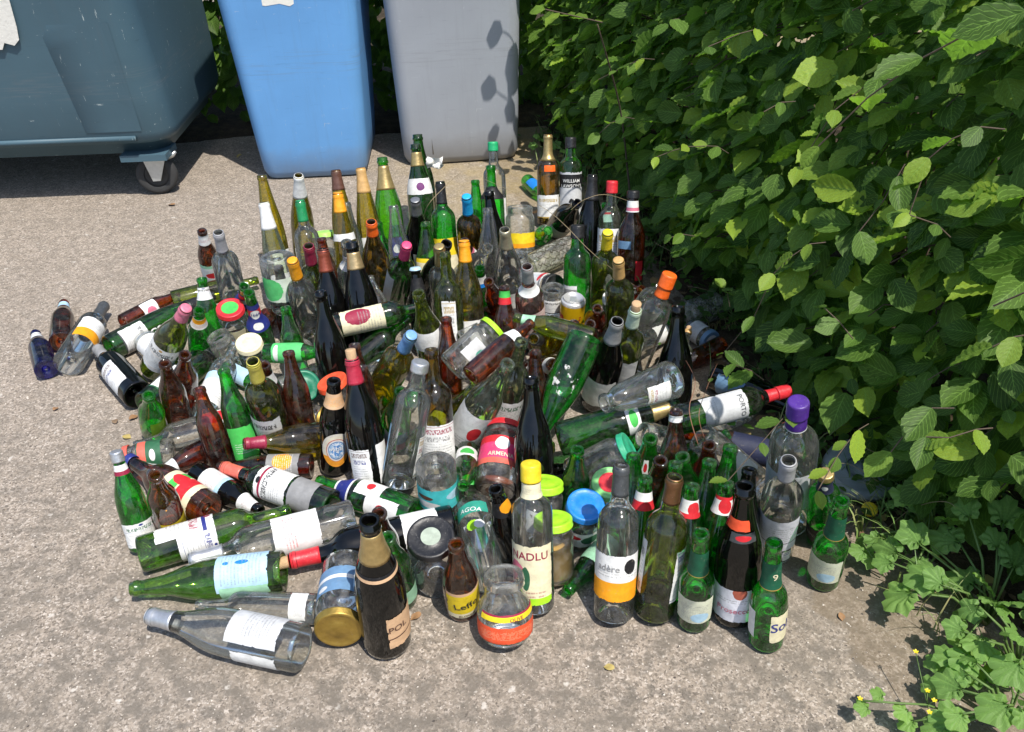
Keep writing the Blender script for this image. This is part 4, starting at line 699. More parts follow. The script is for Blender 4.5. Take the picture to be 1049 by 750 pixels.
 {'t': 'jS', 'g': 'C', 'cap': None, 'labels': [], 'desc': 'small clear jar lying under the red capsule bottle'},
 {'t': 'b25', 'g': 'G', 'cap': None, 'labels': [], 'desc': 'green beer mouth below the champagne base'},
 {'t': 'jS', 'g': 'C', 'cap': ('lid', 'gold', 'gold'), 'labels': [], 'desc': 'small jar with gold lid behind the lime lids'},
 {'t': 'jM', 'g': 'C', 'cap': None, 'labels': [], 'desc': 'clear jar lying in the gap above the conical carafe'},
 {'t': 'b25', 'g': 'BR', 'cap': None, 'labels': [], 'desc': 'small brown beer bottle left of the yellow can'},
 {'t': 'jS', 'g': 'C', 'cap': None, 'labels': [], 'desc': 'open small jar in the gap left of the olive burgundy bottle'},
 {'t': 'b25', 'g': 'G', 'cap': None, 'labels': [(0.1, 0.4, 60, 0, 'white')], 'desc': 'short green bottle behind the tall plain black wine bottle on the left'},
 {'t': 'b25', 'g': 'BR', 'cap': None, 'labels': [], 'desc': 'short brown beer bottle behind the bright green label'},
]
# base xyz, mouth xyz, size factor
POSES=[
 [-1.2387,1.9298,0.0304,-1.3519,2.1236,0.0305,0.9756],
 [-1.2534,2.0637,0.0327,-1.3373,2.2902,0.0328,1.05],
 [-1.1813,1.939,0.0407,-1.2001,2.2539,0.0401,1.0517],
 [-1.1002,2.0167,0.0379,-0.8866,2.2856,0.0424,1.0251],
 [-1.1197,2.1696,0.0269,-1.008,2.3328,0.027,0.86],
 [-0.9428,1.9713,0.0372,-1.0119,2.0485,0.0374,1.0575],
 [-0.9488,1.9289,0.0259,-0.786,1.8393,0.2562,1.0],
 [-0.858,2.01,0.0127,-0.8005,1.948,0.1883,1.0],
 [-0.7701,2.0878,0.0115,-0.7596,2.053,0.1298,1.0],
 [-0.8329,2.0534,0.0087,-0.8378,2.1104,0.1949,1.0],
 [-0.7739,2.1999,0.0213,-0.7071,2.053,0.196,1.0],
 [-0.6747,2.0117,0.0091,-0.6623,1.9452,0.2372,1.0],
 [-0.6871,1.9429,0.0104,-0.6812,1.9144,0.1038,1.0],
 [-0.9425,1.7865,0.0391,-1.1354,2.0188,0.0383,1.0064],
 [-0.9069,1.7405,0.0392,-0.7862,2.0223,0.0397,1.0219],
 [-0.8164,1.6979,0.0088,-0.7835,1.6416,0.229,1.0],
 [-0.8278,1.7736,0.0142,-0.7555,1.6934,0.2172,1.0],
 [-0.8738,1.671,0.0156,-0.8143,1.5861,0.1806,1.0],
 [-0.6145,1.5491,0.0089,-0.6432,1.6091,0.2288,1.0],
 [-0.5632,1.6096,0.0106,-0.5451,1.5292,0.2985,1.0],
 [-0.7575,1.692,0.0317,-0.7277,1.9423,0.0871,0.86],
 [-0.6513,1.6905,0.033,-0.8882,1.5882,0.0338,0.86],
 [-0.7874,1.5659,0.0337,-0.891,1.5407,0.0346,0.86],
 [-0.6707,1.6275,0.0265,-0.8097,1.4867,0.0282,0.86],
 [-0.6512,1.3612,0.0377,-0.8682,1.5138,0.0559,0.9108],
 [-0.7722,1.2906,0.0089,-0.7938,1.3496,0.2123,0.72],
 [-0.728,1.3384,0.0114,-0.6852,1.2632,0.2244,1.0],
 [-0.7145,1.4894,0.0293,-0.5427,1.3595,0.0293,0.9366],
 [-0.4583,1.5032,0.0284,-0.6717,1.503,0.0315,0.9277],
 [-0.3893,1.3596,0.0365,-0.6502,1.4858,0.049,0.967],
 [-0.7556,1.2362,0.0391,-0.4763,1.3507,0.0383,1.0062],
 [-0.3359,1.3157,0.0419,-0.648,1.2108,0.0432,1.0976],
 [-0.4541,1.1764,0.0445,-0.744,1.1507,0.0361,0.9835],
 [-0.3858,0.992,0.0444,-0.6839,1.0775,0.043,1.0479],
 [-0.3789,1.0916,0.0295,-0.6078,1.111,0.0303,0.7656],
 [-0.129,1.2873,0.0431,-0.4505,1.2019,0.0419,1.1089],
 [-0.3321,1.1822,0.0469,-0.325,1.0225,0.0538,1.0],
 [-0.243,1.0302,0.0116,-0.236,1.0122,0.3289,1.0],
 [-0.2591,1.1842,0.0088,-0.2441,1.1307,0.2319,1.0],
 [-0.2249,1.13,0.0089,-0.2233,1.0706,0.231,1.0],
 [-0.1605,1.1754,0.0136,-0.158,1.1305,0.1668,1.0],
 [-0.1091,1.101,0.0089,-0.1067,1.0666,0.2139,1.0],
 [-0.0594,1.1377,0.039,-0.1036,1.4243,0.0384,1.0],
 [-0.0284,1.0275,0.0145,-0.0277,1.064,0.137,1.0],
 [0.0267,1.0991,0.0107,0.027,1.1792,0.289,1.0],
 [0.0485,1.2717,0.0115,0.0579,1.3069,0.1298,1.0],
 [0.0682,1.1667,0.0115,0.0679,1.2032,0.1298,1.0],
 [0.124,1.2725,0.0113,0.1335,1.2387,0.1298,1.0],
 [0.1907,1.335,0.0114,0.1873,1.2994,0.1298,1.0],
 [0.1199,1.3955,0.0627,0.2382,1.3922,0.138,0.8767],
 [0.1719,1.0727,0.0108,0.1856,1.1562,0.2982,1.0],
 [0.1926,1.2474,0.0264,0.0892,1.1153,0.0256,0.86],
 [0.0062,1.1949,0.0086,-0.0377,1.1806,0.2337,1.0],
 [-0.0458,1.3761,0.044,-0.02,1.5227,0.1025,1.0],
 [-0.0406,1.608,0.0149,0.0233,1.5645,0.3048,1.0],
 [-0.126,1.5713,0.0331,-0.0064,1.498,0.2938,1.0],
 [0.0408,1.3547,0.0119,0.0374,1.439,0.2953,1.0],
 [0.0484,1.7344,0.0144,0.0187,1.6289,0.2164,1.0],
 [-0.0913,1.5624,0.2179,0.0488,1.6911,0.2721,0.86],
 [-0.1417,1.6931,0.15,-0.0377,1.7685,0.21,0.8861],
 [-0.0781,1.8756,0.0554,-0.1122,1.9169,0.1273,0.9144],
 [-0.0827,2.1685,0.0086,-0.0789,2.1128,0.1951,1.0],
 [-0.1103,1.989,0.012,-0.1147,2.0742,0.2952,1.0],
 [-0.0146,1.8782,0.0089,-0.0125,1.945,0.2288,1.0],
 [0.0596,1.9954,0.0108,0.0457,1.9125,0.2983,1.0],
 [-0.1578,1.921,0.011,-0.1615,2.0072,0.298,1.0],
 [-0.1867,1.8538,0.0125,-0.2153,1.7966,0.3015,1.0],
 [-0.3388,1.7467,0.0342,-0.22,1.6331,0.2851,1.0],
 [-0.2369,1.9948,0.0089,-0.2481,2.0608,0.2288,1.0],
 [-0.4624,1.8943,0.1546,-0.2159,1.9695,0.1654,0.86],
 [-0.4587,1.8365,0.0301,-0.2619,1.9674,0.1334,0.86],
 [-0.432,1.7512,0.0114,-0.4521,1.8266,0.2959,1.0],
 [-0.4659,1.9773,0.0114,-0.4825,2.0545,0.2959,1.0],
 [-0.6232,1.8509,0.1103,-0.4575,1.828,0.1222,0.86],
 [-0.5756,1.6811,0.0087,-0.5541,1.6205,0.2291,1.0],
 [-0.4927,1.6083,0.0089,-0.5104,1.6723,0.2288,1.0],
 [-0.3924,1.6855,0.0113,-0.4276,1.6878,0.1298,1.0],
 [-0.5261,1.788,0.049,-0.4996,1.7005,0.1097,1.12],
 [-0.5344,1.6976,0.0327,-0.4492,1.6661,0.0329,0.9263],
 [-0.4128,1.5173,0.0088,-0.3801,1.5202,0.2503,1.06],
 [-0.3192,1.4563,0.0111,-0.3371,1.53,0.2962,1.0],
 [-0.3277,1.5337,0.0089,-0.3335,1.6,0.2288,1.0],
 [-0.3454,1.6288,0.0089,-0.3619,1.6935,0.2288,1.0],
 [-0.3127,1.9041,0.0382,-0.376,1.7447,0.095,0.602],
 [-0.2817,1.5935,0.0123,-0.2392,1.5105,0.2223,1.0],
 [-0.2562,1.4327,0.0349,-0.1875,1.482,0.3123,1.0],
 [-0.1693,1.4734,0.0103,-0.1707,1.5513,0.299,1.0],
 [-0.3761,1.6059,0.0342,-0.5976,1.4999,0.1014,0.86],
 [-0.2127,1.3259,0.0359,-0.4338,1.4426,0.0373,0.8562],
 [-0.1636,1.3621,0.145,-0.1636,1.3621,0.001,0.9],
 [-0.107,1.5169,0.046,-0.108,1.3285,0.1064,0.86],
 [-0.3364,2.0297,0.0372,-0.3949,2.19,0.1371,0.86],
 [0.1696,1.6636,0.2465,0.0549,1.503,0.0803,0.86],
 [0.0931,1.4544,0.1189,0.3588,1.4939,0.1702,0.86],
 [0.3471,1.5282,0.2162,0.1875,1.4474,0.2161,0.86],
 [0.2034,1.7195,0.0234,0.2348,1.6316,0.3043,1.0],
 [0.2639,1.7792,0.0114,0.2835,1.6908,0.2974,1.0],
 [0.3026,1.8337,0.0177,0.3863,1.8413,0.3005,1.0],
 [0.3755,1.6196,0.0113,0.3813,1.6971,0.296,1.0],
 [0.3286,2.1954,0.0227,0.3567,2.047,0.1459,1.0],
 [0.359,2.0846,0.0257,0.3765,1.8805,0.2447,1.0],
 [0.319,1.8896,0.0782,0.4622,2.0672,0.0109,0.793],
 [0.591,2.1302,0.0412,0.4702,2.0644,0.0412,0.86],
 [0.4953,2.0306,0.0302,0.5359,1.9568,0.0313,0.86],
 [0.3958,1.7467,0.0251,0.4661,1.9322,0.0821,0.688],
 [0.1616,2.0068,0.0412,0.1692,1.9996,0.1563,1.0],
 [0.1166,2.0695,0.0522,0.1179,2.0701,0.1501,1.0],
 [0.0633,2.2436,0.063,0.128,2.1486,0.1062,0.9908],
 [0.1317,1.97,0.0313,0.0531,1.7342,0.199,1.0],
 [0.197,1.7603,0.1797,0.0084,1.8049,0.2191,0.86],
 [0.185,2.0754,0.0109,0.1909,2.1574,0.2887,1.0],
 [0.302,2.0081,0.0108,0.2736,1.9294,0.2983,1.0],
 [0.2653,2.1724,0.0108,0.2647,2.0888,0.2984,1.0],
 [0.305,2.4607,0.0087,0.3107,2.5179,0.1949,1.0],
 [0.3599,2.2877,0.0119,0.3708,2.3698,0.2916,1.0],
 [0.3042,2.3472,0.011,0.3161,2.4332,0.298,1.0],
 [0.2515,2.4104,0.0121,0.2638,2.4953,0.2951,1.0],
 [0.1656,2.688,0.0319,0.2165,2.4646,0.2192,1.0],
 [0.0669,2.3995,0.0425,0.295,2.545,0.0829,0.86],
 [-0.705,2.4053,0.0108,-0.7323,2.4984,0.3311,1.0],
 [-0.6647,2.5631,0.0105,-0.6183,2.4822,0.3316,1.0],
 [-0.65,2.1972,0.0107,-0.6811,2.2889,0.3311,1.0],
 [-0.917,2.4026,0.0089,-0.8923,2.3412,0.2288,1.0],
 [-0.8143,2.2521,0.0108,-0.7855,2.1733,0.2983,1.0],
 [-0.5786,2.2866,0.011,-0.5999,2.3708,0.298,1.0],
 [-0.5708,2.4753,0.0117,-0.5771,2.5119,0.1298,1.0],
 [-0.4948,2.4218,0.0108,-0.5121,2.5173,0.3311,1.0],
 [-0.4614,2.2443,0.0107,-0.4804,2.3391,0.3312,1.0],
 [-0.4551,2.3171,0.0094,-0.4723,2.3955,0.2774,1.0],
 [-0.442,2.1689,0.0108,-0.4252,2.0868,0.2983,1.0],
 [-0.544,2.1511,0.0108,-0.5217,2.0704,0.2983,1.0],
 [-0.5505,2.0728,0.0107,-0.5494,1.9903,0.2985,1.0],
 [-0.5141,2.2004,0.0089,-0.5308,2.2652,0.2288,1.0],
 [-0.3794,1.9585,0.0127,-0.404,2.0457,0.3172,1.0],
 [-0.6169,2.0881,0.0,-0.6169,2.0881,0.2336,0.8],
 [-0.6169,2.0881,0.262,-0.6169,2.0881,0.102,1.0],
 [-0.4202,2.4325,0.0108,-0.4384,2.5278,0.3311,1.0],
 [-0.374,2.5586,0.0127,-0.3871,2.6487,0.3171,1.0],
 [-0.2806,2.7612,0.0127,-0.2898,2.8518,0.3171,1.0],
 [-0.2802,2.6678,0.0127,-0.2897,2.7584,0.3171,1.0],
 [-0.1881,2.3894,0.011,-0.1969,2.4758,0.298,1.0],
 [-0.1137,2.4426,0.0108,-0.1143,2.3583,0.2983,1.0],
 [-0.0951,2.5864,0.009,-0.0976,2.6536,0.2287,1.0],
 [-0.0366,2.7143,0.0111,-0.0378,2.8012,0.2979,1.0],
 [-0.0431,2.5103,0.011,-0.0445,2.5971,0.298,1.0],
 [-0.0286,2.3174,0.0121,-0.0503,2.4003,0.2951,1.0],
 [-0.2734,2.4353,0.0118,-0.263,2.353,0.2954,1.0],
 [-0.3129,2.2828,0.0094,-0.329,2.361,0.2775,1.0],
 [-0.3913,2.2953,0.0118,-0.3744,2.2139,0.2954,1.0],
 [-0.329,2.3457,0.0087,-0.3374,2.4025,0.1949,1.0],
 [-0.3432,2.2357,0.0195,-0.2689,2.0999,0.2765,1.0],
 [-0.2386,2.2951,0.009,-0.2392,2.3469,0.2276,1.0],
 [-0.1828,2.1235,0.0107,-0.178,2.0401,0.2984,1.0],
 [-0.2483,2.2277,0.027,-0.1617,2.0985,0.2789,1.0],
 [-0.0987,2.3773,0.0168,-0.1233,2.2524,0.2081,1.0],
 [-0.0599,2.2415,0.0093,-0.0533,2.3205,0.2776,1.0],
 [0.0027,2.2156,0.0118,-0.0065,2.1333,0.2955,1.0],
 [-0.1627,2.293,0.0276,-0.0523,2.1285,0.2475,1.0],
 [0.0399,2.5299,0.014,0.0419,2.5772,0.1667,1.0],
 [0.0823,3.1278,0.0271,0.1429,2.9462,0.0279,0.602],
 [0.1077,2.6372,0.0249,0.1275,2.4731,0.128,1.0],
 [0.1423,2.7716,0.0111,0.1487,2.8584,0.2979,1.0],
 [0.2194,2.7628,0.0109,0.2243,2.8452,0.2887,1.0],
 [0.2627,1.372,0.0089,0.2631,1.3068,0.2361,1.03],
 [0.2245,1.138,0.0088,0.2377,1.2024,0.2289,1.0],
 [0.248,1.0768,0.0103,0.2705,1.1123,0.3072,1.0],
 [0.3005,1.1152,0.0088,0.3198,1.1778,0.2289,1.0],
 [0.3611,1.1218,0.0087,0.3831,1.1829,0.229,1.0],
 [0.3611,1.2946,0.0082,0.3158,1.2562,0.2296,1.0],
 [0.3955,1.2198,0.0088,0.4132,1.2831,0.2289,1.0],
 [0.3236,1.3361,0.0088,0.3298,1.4011,0.229,1.0],
 [0.3969,1.3481,0.0087,0.3735,1.2882,0.2291,1.0],
 [0.2825,1.1779,0.0086,0.3004,1.2391,0.2292,1.0],
 [0.3958,1.0654,0.011,0.3815,1.0798,0.3124,0.95],
 [0.3175,1.0541,0.0082,0.3071,1.0402,0.2455,1.0],
 [0.4376,1.0033,0.0082,0.4222,1.0138,0.2454,1.0],
 [0.5825,1.1396,0.0084,0.5665,1.1092,0.2438,1.0],
 [0.6144,1.2473,0.0093,0.5674,1.1936,0.2299,0.8],
 [0.5099,1.2201,0.0109,0.4766,1.1517,0.301,1.0],
 [0.5542,1.2956,0.0126,0.5147,1.251,0.3524,1.0],
 [0.3425,1.4411,0.1701,0.5931,1.5053,0.191,0.8651],
 [0.5098,1.785,0.0354,0.6786,1.5954,0.0543,0.86],
 [0.5152,1.3411,0.0558,0.3793,1.3817,0.173,0.86],
 [0.5629,1.3969,0.0989,0.3648,1.4761,0.1056,0.731],
 [0.2899,1.4138,0.0338,0.4507,1.4199,0.1488,0.86],
 [0.3425,1.4359,0.1139,0.2678,1.4238,0.151,0.86],
 [0.4179,1.1507,0.0089,0.4331,1.215,0.2289,1.0],
 [0.3405,1.4745,0.0329,0.0833,1.4553,0.0345,0.86],
 [-0.2236,1.5394,0.0353,-0.0919,1.756,0.0584,0.86],
 [-0.2501,1.7699,0.0258,-0.3173,1.5863,0.0557,0.86],
 [-0.0918,2.116,0.0323,0.0356,1.8933,0.0592,0.86],
 [0.05,1.5731,0.0089,0.0534,1.6399,0.2288,1.0],
 [0.1926,1.9714,0.021,0.1953,1.8123,0.1869,1.0],
 [0.2296,2.0439,0.021,0.2204,1.8851,0.1869,1.0],
 [-1.0064,2.274,0.033,-0.7763,2.3907,0.034,0.86],
 [-0.755,1.915,0.0257,-0.6247,1.8095,0.0268,0.86],
 [-0.4942,1.8507,0.0339,-0.5892,1.8024,0.0339,0.86],
 [0.2865,1.6143,0.0656,0.3866,1.863,0.0367,0.9109],
 [0.2296,1.2025,0.0088,0.2253,1.2678,0.229,1.0],
 [0.3432,1.1819,0.0088,0.3653,1.2435,0.2289,1.0],
 [0.2791,1.3084,0.0084,0.2735,1.2471,0.2294,1.0],
 [0.0252,2.2739,0.0522,0.0266,2.2716,0.1502,1.0],
 [-0.0209,2.1524,0.0181,-0.054,2.0193,0.2026,1.0],
 [-0.3829,2.3727,0.0087,-0.3915,2.4296,0.1949,1.0],
 [0.2886,1.9492,0.0233,0.2377,1.8027,0.1413,1.0],
 [0.4349,1.3863,0.0329,0.3705,1.4707,0.0431,0.86],
 [0.444,2.085,0.0261,0.3474,2.2574,0.0332,0.86],
 [-0.6246,1.6236,0.0104,-0.6333,1.6511,0.1038,1.0],
 [0.0894,1.8564,0.0227,0.0965,1.7055,0.1458,1.0],
 [0.2292,1.6039,0.0258,0.2607,1.4353,0.1185,1.0],
 [-0.1527,1.7329,0.0089,-0.1548,1.7992,0.2289,1.0],
 [-0.559,1.9799,0.0303,-0.6203,2.0378,0.0309,0.86],
 [-0.7031,2.1885,0.026,-0.7105,2.021,0.0262,0.86],
 [-0.7474,1.9627,0.0103,-0.7753,1.9573,0.1038,1.0],
 [-0.4955,2.1254,0.0262,-0.3689,2.0153,0.0259,0.86],
 [0.2915,2.0879,0.0104,0.2902,2.0793,0.108,1.0],
 [0.5611,1.9324,0.0366,0.4171,1.8491,0.0161,0.86],
 [0.5571,1.6523,0.0304,0.484,1.6103,0.0305,0.86],
 [0.1199,1.3335,0.0079,0.1226,1.3214,0.2025,1.0],
 [0.0439,1.4332,0.0105,0.0533,1.4612,0.1039,1.0],
 [0.1778,1.7784,0.0339,0.2473,1.8592,0.034,0.86],
 [0.1581,1.8608,0.0084,0.154,1.8063,0.1952,1.0],
 [-0.3037,1.9931,0.0094,-0.3028,1.9931,0.1074,1.0],
 [-0.5608,1.8808,0.0087,-0.5745,1.9361,0.195,1.0],
 [-0.6738,1.5362,0.0087,-0.6989,1.5871,0.195,1.0],
]
# ------------------------------------------------------------------ bottles and jars
KIND=dict(bx=('wine_bottle','bottle'),bu=('wine_bottle','bottle'),ho=('wine_bottle','bottle'),ch=('champagne_bottle','bottle'),b33=('beer_bottle','bottle'),b25=('beer_bottle','bottle'),b24=('beer_bottle','bottle'),
 lef=('beer_bottle','bottle'),b75=('beer_bottle','bottle'),sp=('spirit_bottle','bottle'),vo=('spirit_bottle','bottle'),sq=('spirit_bottle','bottle'),so=('drink_bottle','bottle'),
 pe=('water_bottle','bottle'),pe2=('water_bottle','bottle'),jS=('glass_jar','jar'),jM=('glass_jar','jar'),jL=('glass_jar','jar'),jXL=('glass_jar','jar'),jT=('glass_jar','jar'),jO=('glass_jar','jar'),
 car=('glass_carafe','carafe'),can=('drink_can','can'))
GRP={'bottle':'empty bottles heaped on the concrete','jar':'glass jars in the bottle heap'}
def prof_r(pr,z):
    if z<=pr[0][1]:return pr[0][0]
    for (r0,z0),(r1,z1) in zip(pr,pr[1:]):
        if z0<=z<=z1 and z1>z0:return r0+(r1-r0)*(z-z0)/(z1-z0)
    return pr[-1][0]
def refine(pr,step=.012):
    """Catmull-Rom through the profile so that shoulders are smooth"""
    out=[pr[0]]
    for i in range(len(pr)-1):
        p0=pr[max(i-1,0)];p1=pr[i];p2=pr[i+1];p3=pr[min(i+2,len(pr)-1)]
        d=math.hypot(p2[0]-p1[0],p2[1]-p1[1])
        n=3 if .006<d<.06 and abs(p2[0]-p1[0])>.0012 else 1
        for k in range(1,n+1):
            t=k/n
            f=lambda a,b,c,d_:.5*((2*b)+(-a+c)*t+(2*a-5*b+4*c-d_)*t*t+(-a+3*b-3*c+d_)*t**3)
            out.append((f(p0[0],p1[0],p2[0],p3[0]),f(p0[1],p1[1],p2[1],p3[1])) if n>1 else p2)
    return out
_gm={}
def glass_mesh(t,g):
    if (t,g) in _gm:return _gm[(t,g)]
    pr=PROF[t];rp=refine(pr);r0=pr[0][0];H=pr[-1][1];jar=t[0]=='j'
    punt={'bx':.026,'bu':.024,'ch':.030,'ho':.012,'vo':.014,'sp':.010}.get(t,.006)
    base=[(0,punt),(r0*.25,punt*.92),(r0*.5,punt*.62),(r0*.74,punt*.22),(r0*.86,.0015),(r0*.93,.0005),(r0*.985,.0028)]
    li=pr[-1][0]-.0028
    inner=[(li,H-.001),(li,H-.010),(li+.0006,H-.022)]
    if t=='can':base=[(0,.008),(.02,.006),(.0235,.0)];inner=[(.0255,.112),(.0,.111)]
    V,Fc=lathe(base+rp+inner,30,sqr=.034 if t=='sq' else None)
    me=mk('glass_'+t,V,Fc)
    _gm[(t,g)]=me;return me
def strip(pr,z0,z1,a0,a1,off,nv=8,nu=None,rnd_=False,jit=0.,seed=0):
    """a patch that follows the glass from height z0 to z1 and angle a0 to a1"""
    nu=nu or max(4,int(abs(a1-a0)/9));V=[];Fc=[];uv=[];rr=random.Random(seed)
    full=abs(a1-a0)>=359
    for j in range(nv+1):
        for i in range(nu+1):
            u,v=i/nu,j/nv
            if rnd_:
                x,y=2*u-1,2*v-1
                dx,dy=x*math.sqrt(max(0,1-y*y/2)),y*math.sqrt(max(0,1-x*x/2));u,v=.5+.5*dx,.5+.5*dy
            a=R(a0+(a1-a0)*u);z=z0+(z1-z0)*v
            if jit and not full and (i in(0,nu) or j in(0,nv)):
                z+=rr.uniform(-jit,jit);a+=rr.uniform(-jit,jit)/.035
            r=prof_r(pr,z)+off
            V.append((r*math.sin(a),-r*math.cos(a),z));uv.append((u,v))
    w_=nu+1
    for j in range(nv):
        for i in range(nu):Fc.append((j*w_+i,j*w_+i+1,(j+1)*w_+i+1,(j+1)*w_+i))
    return mk('label',V,Fc,True,uv)
_txt={}
def text_mesh(s,size):
    if (s,size) in _txt:return _txt[(s,size)]
    cu=bpy.data.curves.new('t','FONT');cu.body=s;cu.size=size*1.35;cu.align_x='CENTER';cu.align_y='CENTER';cu.resolution_u=3;cu.fill_mode='FRONT';cu.offset=size*.012
    ob=bpy.data.objects.new('t',cu);C.objects.link(ob)
    dg=bpy.context.evaluated_depsgraph_get();me=bpy.data.meshes.new_from_object(ob.evaluated_get(dg))
    r=([tuple(v.co) for v in me.vertices],[tuple(p.vertices) for p in me.polygons])
    bpy.data.objects.remove(ob);bpy.data.curves.remove(cu);bpy.data.meshes.remove(me)
    _txt[(s,size)]=r;return r
def foil(pr,z0,z1,off,closed,knurl=0):
    H=pr[-1][1];n=36;pts=[]
    k=10
    for i in range(k+1):
        z=z0+(min(z1,H)-z0)*i/k;pts.append((prof_r(pr,z)+off,z))
    rows=[(pts[0][0]-off*.8,z0)]+pts
    if closed:
        rt=pts[-1][0];rows+=[(rt+.0004,H+.0004),(rt-.0012,H+.0018),(rt*.5,H+.0022),(0,H+.0021)]
    else:rows+=[(pts[-1][0]-.0016,min(z1,H)+.0004)]
    V,Fc=lathe(rows,n);return mk('foil',V,Fc)
def screw(pr,ln,extra=.0016):
    H=pr[-1][1];n=48;r=max(prof_r(pr,z) for z in(H-ln*.9,H-ln*.5,H-.012,H-.008,H-.004))+extra;rows=[]
    rows=[(r-.001,H-ln),(r+.0006,H-ln+.001),(r+.0006,H-ln+.004),(r,H-ln+.0055),(r,H-.0035),(r-.0003,H),(r-.0015,H+.0018),(r*.8,H+.0022),(0,H+.002)]
    V,Fc=lathe(rows,n)
    V=[(x*(1+(.028 if (i//1)%2 and 4*n>i>=3*n or (i%2 and i//n==4) else 0)),y*(1+(.028 if (i%2 and i//n in(3,4)) else 0)),z) for i,(x,y,z) in enumerate(V)]
    return mk('cap',V,Fc)
M_CORK=plain('cork',(.52,.34,.19),.9,0.,260,.3,.6)
M_CAN=None
def net_wire(pr,root,scale):
    V=[];Fc=[];H=pr[-1][1]
    for s in(-1,1):
        for k in range(10):
            pts=[]
            for i in range(25):
                z=.012+(.20-.012)*i/24;a=2*math.pi*k/10+s*z*11+.12*math.sin(i*2.1+k);r=prof_r(pr,z)+.0012
                pts.append((r*math.sin(a),-r*math.cos(a),z))
            tube(V,Fc,pts,.0011,4,False)
    o=mesh_obj('wire_net',mk('wire_net',V,Fc),plain('rusty_wire',(.06,.05,.035),.6,.5),root);return o
def vary(spec,it,li):
    """plain paper labels each get their own printed title and emblem"""
    if not spec.startswith(('white;l:grey','white;l:lblue','white;l:pink')) or len(spec.split(';'))>2:return spec
    q=random.Random(len(it['desc'])*7+li+ord(it['desc'][3]))
    c1=q.choice(['dred','navy','dgrey','brown','dgreen','gold','black']);c2=q.choice(['gold','dred','tan','navy','grey'])
    k=q.randrange(4)
    ti=';T:%s:.70:.84:.36'%c1
    if k==0:return spec.replace(':.85',':.62').replace(':.8',':.62')+ti+';b:%s:.655:.665;b:%s:.12:.13;e:%s:.5:.92:.05:.04'%(c2,c2,c2)
    if k==1:return spec.replace(':.85',':.5').replace(':.8',':.5')+';T:%s:.58:.74:.38;b:%s:.80:.87;e:%s:.5:.90:.07:.06'%(c1,c2,c1)
    if k==2:return spec.replace(':.85',':.62').replace(':.8',':.62')+ti+';b:%s:0:.06;K:black:.62:.86:.10:.24'%c1
    return spec.replace(':.85',':.55').replace(':.8',':.55')+';T:%s:.60:.72:.30;T:%s:.78:.90:.38;b:%s:.04:.05;b:%s:.95:.96'%(c2,c1,c1,c1)
